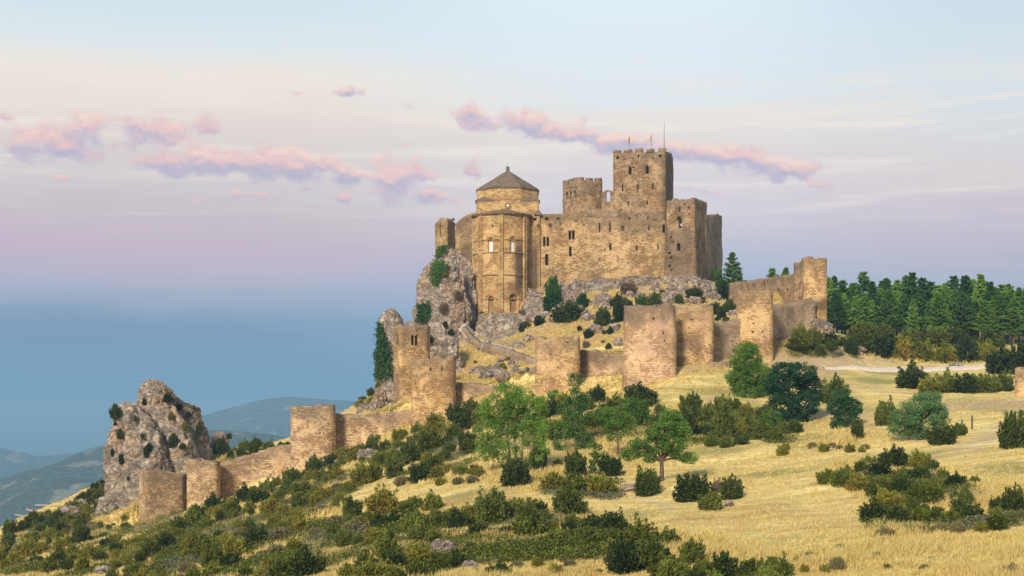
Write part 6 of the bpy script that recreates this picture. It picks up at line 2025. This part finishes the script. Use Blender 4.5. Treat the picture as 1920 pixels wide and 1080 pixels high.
def merge_stuff(name, items):
    V = []; Fc = []; R = []; MI = []; mats = []; off = 0
    for me, loc, sc, rz in items:
        n = len(me.vertices)
        co = np.empty(n * 3, np.float32); me.vertices.foreach_get('co', co); co = co.reshape(-1, 3) * np.array(sc)
        c, s = math.cos(rz), math.sin(rz)
        co = np.stack([co[:, 0] * c - co[:, 1] * s, co[:, 0] * s + co[:, 1] * c, co[:, 2]], 1) + np.array(loc)
        r = np.empty(n, np.float32); me.attributes['rnd'].data.foreach_get('value', r)
        li = np.empty(len(me.loops), np.int32); me.loops.foreach_get('vertex_index', li)
        ls = np.empty(len(me.polygons), np.int32); me.polygons.foreach_get('loop_start', ls)
        lt = np.empty(len(me.polygons), np.int32); me.polygons.foreach_get('loop_total', lt)
        mi = np.empty(len(me.polygons), np.int32); me.polygons.foreach_get('material_index', mi)
        q = lt == 4
        f = np.stack([li[ls[q] + k] for k in range(4)], 1) + off
        m0 = me.materials[0]
        if m0 not in mats: mats.append(m0)
        V.append(co); Fc.append(f); R.append(r); MI.append(np.full(len(f), mats.index(m0))); off += n
    if not V: return
    o = mesh_np(name, np.concatenate(V), np.concatenate(Fc), attrs={'rnd': np.concatenate(R)}, mats=mats, midx=np.concatenate(MI))
    tag(o, 'small low scrub bushes filling the gaps on the slopes', 'scrub', kind='stuff')


merge_stuff('scrub', rest)


# ------------------------------------------------------------------ broadleaf trees
def broad_tree(px, py, D, blobs, label, leafmat, bark='bark', leaf=0.13, dens=1.0, trunk_r=0.16, fork=0.4, seed=0, clump=0.42, droop=0.0, stems=1, name='tree'):
    """blobs: (cx, cy, rx, ry) leafy masses in picture pixels around the crown; depth is their own radius"""
    rng = np.random.default_rng(seed + 77)
    base = gp(px, py) if D is None else P(px, py, D)
    D = base.y
    base = Vector((base.x, base.y, Hs(base.x, base.y)))
    root = empty(name, base, label, 'tree')
    k = D / F
    C = []; cent = []
    sizes = []
    for (cx, cy, rx, ry) in blobs:
        c = P(cx, cy, D); c.y += rng.uniform(-0.5, 0.5) * rx * k
        cent.append((c, rx * k, ry * k))
        a, b = rx * k, ry * k
        ncl = max(4, int(dens * 32 * (a * b) ** 0.85 / (clump / 0.42) ** 2))
        for i in range(ncl):
            v = rng.normal(0, 1, 3); v /= np.linalg.norm(v); rr = rng.uniform(0.35, 1.0) ** 0.5
            p = np.array([c.x + v[0] * a * rr, c.y + v[1] * a * 0.9 * rr, c.z + v[2] * b * rr])
            cs = clump * rng.uniform(0.55, 1.2)
            m = int(95 * (cs / 0.42) ** 1.5)
            q = rng.normal(0, 1, (m, 3)); q /= np.linalg.norm(q, axis=1, keepdims=True)
            q *= rng.uniform(0.45, 1, (m, 1)) ** 0.5 * cs
            q[:, 2] *= 0.72
            q[:, 2] -= droop * cs * rng.uniform(0, 1, m)
            C.append(p + q)
            sizes.append(np.full(m, leaf))
    C = np.concatenate(C)
    V, Fc, r = leaves(C, leaf, rng, out=np.array([0, 0, 0.5]), aspect=0.7, spread=0.8)
    zmin, zmax = C[:, 2].min(), C[:, 2].max()
    mesh_np('crown', V, Fc, M[leafmat], parent=root, attrs={'rnd': r})
    # trunk, limbs and twigs
    TV = []; TF = []
    top = max(c.z + b * 0.4 for c, a, b in cent)
    h = top - base.z
    for s_ in range(stems):
        sx = (s_ - (stems - 1) / 2) * 0.5
        cxm = sum(c.x for c, a, b in cent) / len(cent)
        f = Vector((base.x * 0.75 + cxm * 0.25 + sx * 1.4, base.y + 0.2 * s_, base.z + h * fork))
        pts = [Vector((base.x + sx, base.y, base.z - 0.4)), Vector((base.x + sx * 1.1 + 0.04, base.y, base.z + h * fork * 0.5)), f]
        tube(TV, TF, pts, [trunk_r * 1.35, trunk_r, trunk_r * 0.85], 8)
        for c, a, b in cent[s_::stems]:
            mid = f.lerp(c, 0.5) + Vector((rng.uniform(-.2, .2), rng.uniform(-.2, .2), rng.uniform(-0.1, 0.3)))
            e = c + Vector((0, 0, b * 0.3))
            tube(TV, TF, [f - Vector((0, 0, 0.1)), f.lerp(mid, .5), mid, e], [trunk_r * 0.6, trunk_r * 0.5, trunk_r * 0.36, trunk_r * 0.12], 6)
            for t_ in range(6):
                v = Vector(rng.normal(0, 1, 3)).normalized()
                s0 = f.lerp(e, rng.uniform(0.45, 0.95)); s1 = c + Vector((v.x * a * .85, v.y * a * .85, v.z * b * .85))
                tube(TV, TF, [s0, s0.lerp(s1, .5) + Vector((0, 0, 0.1)), s1], [trunk_r * 0.22, trunk_r * 0.15, trunk_r * 0.05], 4)
    mesh_np('trunk', TV, TF, M[bark], parent=root, smooth=True)
    return root


broad_tree(966, 880, None, [(950, 735, 30, 22), (975, 750, 40, 26), (1000, 765, 30, 26), (930, 765, 30, 28), (920, 800, 26, 26), (950, 790, 36, 30), (915, 835, 24, 24), (945, 840, 30, 20), (985, 800, 28, 34), (1008, 800, 20, 30), (1012, 835, 14, 22), (1000, 860, 14, 14)],
           'largest fresh green willow-like tree, left of centre in front of the middle tower', 'ash', 'bark_pale', leaf=0.13, droop=0.9, seed=1, stems=3, fork=0.45, trunk_r=0.12, dens=0.95)
broad_tree(1085, 842, None, [(1077, 715, 14, 16), (1080, 740, 20, 20), (1072, 765, 24, 20), (1092, 760, 18, 24), (1080, 795, 22, 22), (1060, 805, 24, 22), (1095, 825, 16, 20), (1050, 830, 14, 12), (1110, 850, 12, 10)],
           'slim uneven green tree right of the largest', 'ash', 'bark_pale', seed=2, stems=2, dens=0.75, droop=0.4, trunk_r=0.10)
broad_tree(1158, 862, None, [(1130, 775, 20, 16), (1150, 785, 20, 20), (1166, 775, 14, 20), (1140, 800, 14, 12), (1152, 818, 14, 14), (1176, 795, 12, 20)],
           'small light green tree with bare thin trunk, left of the single tree', 'ash', 'bark', seed=3, dens=0.75, trunk_r=0.09, fork=0.55)
broad_tree(1195, 800, None, [(1190, 765, 22, 20), (1205, 790, 20, 22), (1180, 790, 18, 20), (1200, 760, 16, 12)],
           'light green sapling crown behind the single tree, half dried', 'bright', 'bark_pale', seed=4, dens=0.9, trunk_r=0.07)
broad_tree(1240, 902, None, [(1262, 790, 26, 20), (1245, 805, 24, 20), (1278, 810, 18, 18), (1262, 830, 26, 16), (1225, 815, 14, 14), (1200, 832, 20, 10), (1185, 852, 20, 9), (1210, 846, 20, 9), (1225, 860, 12, 5), (1270, 852, 24, 8), (1290, 858, 18, 9), (1240, 838, 18, 12), (1252, 776, 18, 10)],
           'single broad tree with a visible forked trunk standing in the pale meadow', 'ash', 'bark', seed=5, dens=1.25, clump=0.34, trunk_r=0.17, fork=0.30)
broad_tree(1115, 892, None, [(1112, 860, 8, 16), (1118, 840, 10, 10), (1128, 858, 12, 14), (1112, 880, 6, 10)], 'thin pale green sapling in front of the dark bush', 'bright', 'bark_pale', seed=6, dens=0.6, trunk_r=0.04, leaf=0.15, clump=0.3)
broad_tree(1016, 884, None, [(1014, 820, 8, 14), (1018, 842, 9, 14), (1012, 862, 10, 8), (1020, 800, 5, 10)], 'thin bare-stemmed sapling right below the largest tree', 'bright', 'bark_pale', seed=7, dens=0.5, trunk_r=0.04, leaf=0.15, clump=0.3)
broad_tree(1036, 760, None, [(1036, 738, 8, 10), (1036, 750, 6, 6)], 'tiny pale green tree at the foot of the middle golden tower', 'ash', 'bark', seed=8, dens=0.8, trunk_r=0.05, leaf=0.16, clump=0.3)
broad_tree(1405, 800, 163, [(1400, 655, 24, 14), (1398, 678, 30, 20), (1415, 700, 30, 22), (1390, 712, 26, 22), (1405, 740, 32, 26), (1375, 705, 16, 10), (1400, 770, 30, 22), (1430, 725, 18, 20)],
           'tall yellow-green poplar-like tree against the grey wall, left of the blue-green tree', 'bright', 'bark_pale', seed=9, dens=1.9, droop=0.3)
broad_tree(1478, 810, 147, [(1470, 695, 26, 16), (1500, 700, 30, 20), (1455, 720, 24, 22), (1485, 730, 36, 26), (1520, 725, 24, 24), (1470, 760, 32, 26), (1505, 760, 30, 24), (1490, 785, 26, 20), (1455, 785, 22, 18), (1530, 745, 12, 14), (1440, 775, 16, 16)],
           'dense blue-green round tree in clumps, largest right of the towers', 'bluegreen', seed=10, dens=1.5, clump=0.36, leaf=0.14)
broad_tree(1450, 818, 141, [(1445, 790, 20, 22), (1440, 808, 16, 12), (1462, 800, 14, 14)], 'lighter green low growth at the left foot of the blue-green tree', 'ash', seed=11, dens=1.2, leaf=0.13, clump=0.35, trunk_r=0.07)
broad_tree(1584, 804, None, [(1580, 745, 20, 14), (1595, 760, 20, 14), (1568, 765, 16, 16), (1585, 780, 24, 14), (1572, 795, 14, 8), (1605, 772, 10, 8)],
           'smaller round blue-green tree right of the large one', 'bluegreen', seed=12, dens=1.5, clump=0.34, leaf=0.14)
broad_tree(1722, 826, None, [(1740, 745, 30, 12), (1720, 760, 36, 14), (1755, 768, 26, 14), (1700, 780, 30, 14), (1730, 785, 36, 16), (1690, 802, 26, 12), (1720, 808, 26, 12), (1765, 785, 14, 10)],
           'wide spreading grey-green tree with feathery layers, near the wooden post', 'acacia', seed=13, dens=1.4, clump=0.36, leaf=0.12, droop=0.5)


# ------------------------------------------------------------------ pines
def pine(seed, light=False, thin=False, bare=0.22):
    """unit-height (10 m) pine: trunk, and whorled boughs of needle tufts"""
    rng = np.random.default_rng(seed)
    TV = []; TF = []; C = []; A = []
    Ht = 10.0
    bend = rng.uniform(-0.25, 0.25, 2)
    def axis(z): return np.array([bend[0] * (z / Ht) ** 2, bend[1] * (z / Ht) ** 2, z])
    tube(TV, TF, [axis(z) - np.array([0, 0, 0.5 if z == 0 else 0]) for z in np.linspace(0, Ht * 0.97, 8)], list(np.linspace(0.19, 0.03, 8)), 7)
    z = Ht * bare
    while z < Ht * 0.98:
        f = (z - Ht * bare) / (Ht * (1 - bare))
        L = 2.5 * (1 - f) ** 0.9 * (0.55 + 0.45 * min(1, f * 4 + 0.45)) + 0.25
        nb = rng.integers(5, 8)
        t0 = rng.uniform(0, 6.28); L *= rng.uniform(0.72, 1.2)
        for i in range(nb):
            t = t0 + 2 * math.pi * i / nb + rng.normal(0, 0.25); l = L * rng.uniform(0.6, 1.15)
            d = np.array([math.cos(t), math.sin(t), 0]); a = axis(z)
            rise = rng.uniform(-0.10, 0.22) + f * 0.5
            e = a + d * l + np.array([0, 0, rise * l + 0.12 * l])
            m_ = a + d * l * 0.5 + np.array([0, 0, rise * l * 0.3])
            tube(TV, TF, [a, m_, e], [0.045, 0.03, 0.012], 4)
            nt = max(2, int(l / 0.27))
            for q in range(nt):
                s = (q + 1) / nt
                if s < 0.28: continue
                p = a * (1 - s) ** 2 + 2 * m_ * s * (1 - s) + e * s * s
                side = np.array([-d[1], d[0], 0])
                for w in (-1, 0, 1):
                    cc = p + side * w * 0.22 * l * (1.1 - s) + rng.normal(0, 0.05, 3) + np.array([0, 0, 0.05])
                    k = 26
                    v = rng.normal(0, 1, (k, 3)); v[:, 2] = np.abs(v[:, 2]) * 0.9 - 0.1; v += d * 0.5
                    v /= np.linalg.norm(v, axis=1, keepdims=True)
                    C.append(cc + v * 0.10); A.append(v)
        z += rng.uniform(0.44, 0.72) * (0.75 if f > 0.7 else 1)
    k = 40; v = rng.normal(0, 1, (k, 3)); v[:, 2] = np.abs(v[:, 2]) + 0.4; v /= np.linalg.norm(v, axis=1, keepdims=True)
    C.append(axis(Ht * 0.985) + v * 0.12); A.append(v)
    C = np.concatenate(C); A = np.concatenate(A); n = len(C)
    b = np.cross(A, rng.normal(0, 1, (n, 3))); b /= np.linalg.norm(b, axis=1, keepdims=True)
    ln = rng.uniform(0.16, 0.32, (n, 1))
    V = np.stack([C - A * ln * 0.4 - b * 0.02, C - A * ln * 0.4 + b * 0.03, C + A * ln * 0.8 + b * 0.028, C + A * ln * 0.8 - b * 0.028], 1).reshape(-1, 3)
    r = np.repeat(np.clip(rng.normal(0.45, 0.2, n), 0, 1), 4)
    me = bpy.data.meshes.new('crown')
    Fq = np.arange(4 * n).reshape(n, 4)
    me.from_pydata([tuple(x) for x in V], [], [tuple(x) for x in Fq]); me.update()
    a = me.attributes.new('rnd', 'FLOAT', 'POINT'); a.data.foreach_set('value', r.astype(np.float32))
    me.materials.append(M['pinelight'] if light else M['pine'])
    tm = bpy.data.meshes.new('trunk'); tm.from_pydata([tuple(x) for x in TV], [], TF); tm.update(); tm.materials.append(M['bark_pale'] if light or thin else M['bark'])
    return me, tm


PINES = [pine(200 + i, thin=i == 2) for i in range(5)]
PL = pine(300, light=True, bare=0.3)


def put_pine(px, pytop, pybase, D, label, group=None, kind=None, wide=1.0):
    pr = PL if kind == 'light' else PINES[rnd.randrange(5)]
    x, y = XY(px, D); zb = Hs(x, y); zt = zat(pytop, D)
    h = max(4.0, zt - zb)
    o = empty('pine_tree', (x, y, zb), label, 'tree', group, rnd.uniform(0, 6.28))
    s = h / 10.0
    for nm, me in (('trunk', pr[1]), ('crown', pr[0])):
        c = bpy.data.objects.new(nm, me); COL.objects.link(c); c.parent = o
    w = s * wide * rnd.uniform(0.92, 1.15)
    o.scale = (w, w, s)


tops = [(1552, 520), (1565, 518), (1585, 540), (1600, 532), (1617, 512), (1637, 530), (1650, 540), (1662, 522), (1680, 527), (1700, 517), (1712, 514), (1728, 524), (1745, 530), (1760, 542), (1772, 531),
        (1790, 520), (1810, 519), (1822, 525), (1838, 517), (1856, 530), (1877, 536), (1895, 540), (1910, 539), (1930, 536), (1950, 530), (1975, 535)]
for i, (a, b) in enumerate(tops):
    put_pine(a, b, 640, 262 + (i * 7 % 5) * 4, 'tall pine on the skyline of the wood, ' + ordn(i), 'skyline pines of the wood', wide=0.92, kind='light' if i in (18, 21) else None)
for i in range(34):
    a = 1550 + i * 12 + rnd.uniform(-5, 5)
    put_pine(a, rnd.uniform(542, 566), 640, 250 + rnd.uniform(-3, 5), ('light green pine' if i in (21, 26, 28, 31) else 'dark pine') + ' in the middle row of the wood, ' + ordn(i), 'pines inside the wood', kind='light' if i in (21, 26, 28, 31) else None)
for i in range(34):
    a = 1550 + i * 12.5 + rnd.uniform(-6, 6)
    put_pine(a, rnd.uniform(528, 550), 640, 272 + rnd.uniform(0, 20), 'dark pine in the back row of the wood, ' + ordn(i), 'pines at the back of the wood')
put_pine(1665, 548, 636, 243, 'layered pine at the left front of the wood', wide=1.0)
put_pine(1713, 560, 640, 241, 'slender pine with a thin pale trunk at the front of the wood', wide=0.85)
put_pine(1761, 552, 645, 239, 'broad layered pine with a clear trunk, front centre of the wood', wide=1.25)
put_pine(1805, 548, 645, 242, 'front pine with a bare lower trunk, left of the bright one', wide=1.0)
put_pine(1848, 566, 642, 238, 'bright yellow-green pine at the front of the wood', kind='light', wide=1.2)
put_pine(1900, 560, 645, 240, 'front pine at the right edge of the wood', wide=1.1)
put_pine(1372, 475, 545, 268, 'blue-green pine rising behind the upper wall, right of the castle', wide=1.0)
put_pine(1386, 500, 545, 272, 'smaller pine close to the right of the one beside the castle', wide=0.9)
put_pine(1449, 505, 545, 262, 'pine top peeping over the upper wall, left of two', wide=0.9)
put_pine(1474, 502, 545, 264, 'pine top peeping over the upper wall, right of two', wide=0.8)


# ------------------------------------------------------------------ grass
def build_grass():
    N = 95000
    rng = np.random.default_rng(5)
    px = rng.uniform(-40, 1960, N); py = 640 + (1110 - 640) * rng.uniform(0, 1, N) ** 0.8
    D = ground_hit(px, py)
    p2 = rng.uniform(860, 1500, 16000); q2 = rng.uniform(530, 722, 16000); d2 = ground_hit(p2, q2, 186.0)
    px = np.concatenate([px, p2]); py = np.concatenate([py, q2]); D = np.concatenate([D, d2])
    ok = ~np.isnan(D) & (D < 262)
    px, py, D = px[ok], py[ok], D[ok]
    x = (px - HX) / F * D + rng.normal(0, 0.2, len(D)); y = D + rng.normal(0, 0.4, len(D))
    z = H(x, y)
    tall = np.clip(0.35 + vnoise(x, y, 6, 21) * 1.6 + vnoise(x, y, 2.2, 22) * 0.9, 0.04, 1.3)
    # mown meadow is short, the rough edges and the foreground are tall
    mown = inpoly(px, py, [(640, 915), (900, 905), (1100, 945), (1300, 830), (1430, 838), (1560, 845), (1900, 840), (1960, 900), (1840, 880), (1600, 860), (1520, 900), (1620, 930), (1640, 1020), (1480, 1040), (1300, 990), (1150, 965), (900, 945), (650, 940)])
    mown |= inpoly(px, py, [(1200, 745), (1350, 700), (1900, 690), (1960, 760), (1960, 850), (1640, 850), (1560, 790), (1300, 770)])
    tall = np.where(mown, tall * 0.28, tall)
    road = (line_dist(x, y, ROAD) < 3.4) | (line_dist(x, y + 3.5, ROAD) < 3.4)
    for pts, w, k in SOIL: road |= line_dist(x, y, pts) < w * 0.7
    keep = (~road) & (rng.uniform(0, 1, len(x)) < np.where(mown, 0.45, 1.0))
    x, y, z, tall, D = x[keep], y[keep], z[keep], tall[keep], D[keep]
    nb = 6
    n = len(x) * nb
    X = np.repeat(x, nb) + rng.normal(0, 0.12, n); Y = np.repeat(y, nb) + rng.normal(0, 0.12, n); Z = np.repeat(z, nb) - 0.03
    hh = np.repeat(0.12 + tall * 0.42, nb) * rng.uniform(0.6, 1.3, n)
    lean = np.stack([rng.normal(0.12, 0.28, n), rng.normal(0, 0.25, n)], 1)
    a = rng.uniform(0, 2 * math.pi, n); w = 0.014 + 0.00022 * np.repeat(D, nb)
    dx, dy = np.cos(a) * w, np.sin(a) * w
    b1 = np.stack([X - dx, Y - dy, Z], 1); b2 = np.stack([X + dx, Y + dy, Z], 1)
    tp = np.stack([X + lean[:, 0] * hh, Y + lean[:, 1] * hh, Z + hh], 1)
    V = np.stack([b1, b2, tp], 1).reshape(-1, 3)
    Fc = np.arange(3 * n).reshape(n, 3)
    r = np.repeat(np.clip(np.repeat(rng.uniform(0, 1, len(x)), nb) + rng.normal(0, 0.15, n), 0, 1), 3)
    o = mesh_np('dry_grass', V, Fc, M['grass'], attrs={'rnd': r})
    tag(o, 'straw-coloured dry grass covering meadow and slopes', 'grass', kind='stuff')


build_grass()


def build_heath():
    """low olive undergrowth on the left slope and under the clumps"""
    N = 24000
    rng = np.random.default_rng(9)
    polys = [([(0, 1085), (0, 1010), (200, 920), (350, 965), (560, 900), (790, 805), (900, 790), (890, 880), (700, 900), (640, 940), (560, 985), (560, 1085)], 1.0),
             ([(560, 985), (850, 960), (1150, 985), (1160, 1050), (900, 1060), (560, 1070)], 0.7), ([(1560, 900), (1700, 860), (1830, 930), (1920, 950), (1900, 1000), (1650, 1000)], 0.8),
             ([(1270, 800), (1430, 770), (1500, 830), (1300, 845)], 0.8), ([(1470, 650), (1900, 650), (1880, 680), (1480, 672)], 0.8), ([(1000, 780), (1260, 780), (1250, 820), (1010, 830)], 0.5),
             ([(330, 865), (545, 838), (545, 850), (350, 890)], 1.0), ([(1020, 900), (1160, 905), (1160, 940), (1020, 930)], 0.8)]
    px = rng.uniform(0, 1920, N * 6); py = rng.uniform(640, 1090, N * 6)
    keep = np.zeros(len(px), bool)
    for pl, d in polys: keep |= inpoly(px, py, pl) & (rng.uniform(0, 1, len(px)) < d)
    px, py = px[keep][:N], py[keep][:N]
    D = ground_hit(px, py); ok = ~np.isnan(D); px, D = px[ok], D[ok]
    x = (px - HX) / F * D; y = D; z = H(x, y)
    patch = vnoise(x, y, 5.0, 31) + vnoise(x, y, 2.0, 32) * 0.5
    k = patch > -0.10
    x, y, z, patch = x[k], y[k], z[k], patch[k]
    m = 26
    n = len(x) * m
    sz = np.repeat(0.28 + np.clip(patch, 0, 1) * 0.9, m)
    C = np.stack([np.repeat(x, m) + rng.normal(0, 0.33, n), np.repeat(y, m) + rng.normal(0, 0.33, n), np.repeat(z, m) + rng.uniform(0, 1, n) * sz], 1)
    V, Fc, r = leaves(C, 0.16, rng, out=np.array([0, 0, 0.6]), aspect=0.5)
    sg = np.repeat((vnoise(x, y, 4.0, 41) > 0.22).astype(int), m)
    o = mesh_np('heath', V, Fc, mats=[M['box'], M['sage']], midx=sg, attrs={'rnd': r})
    tag(o, 'low olive and grey heath filling the ground between the bushes', 'heath', kind='stuff')


build_heath()
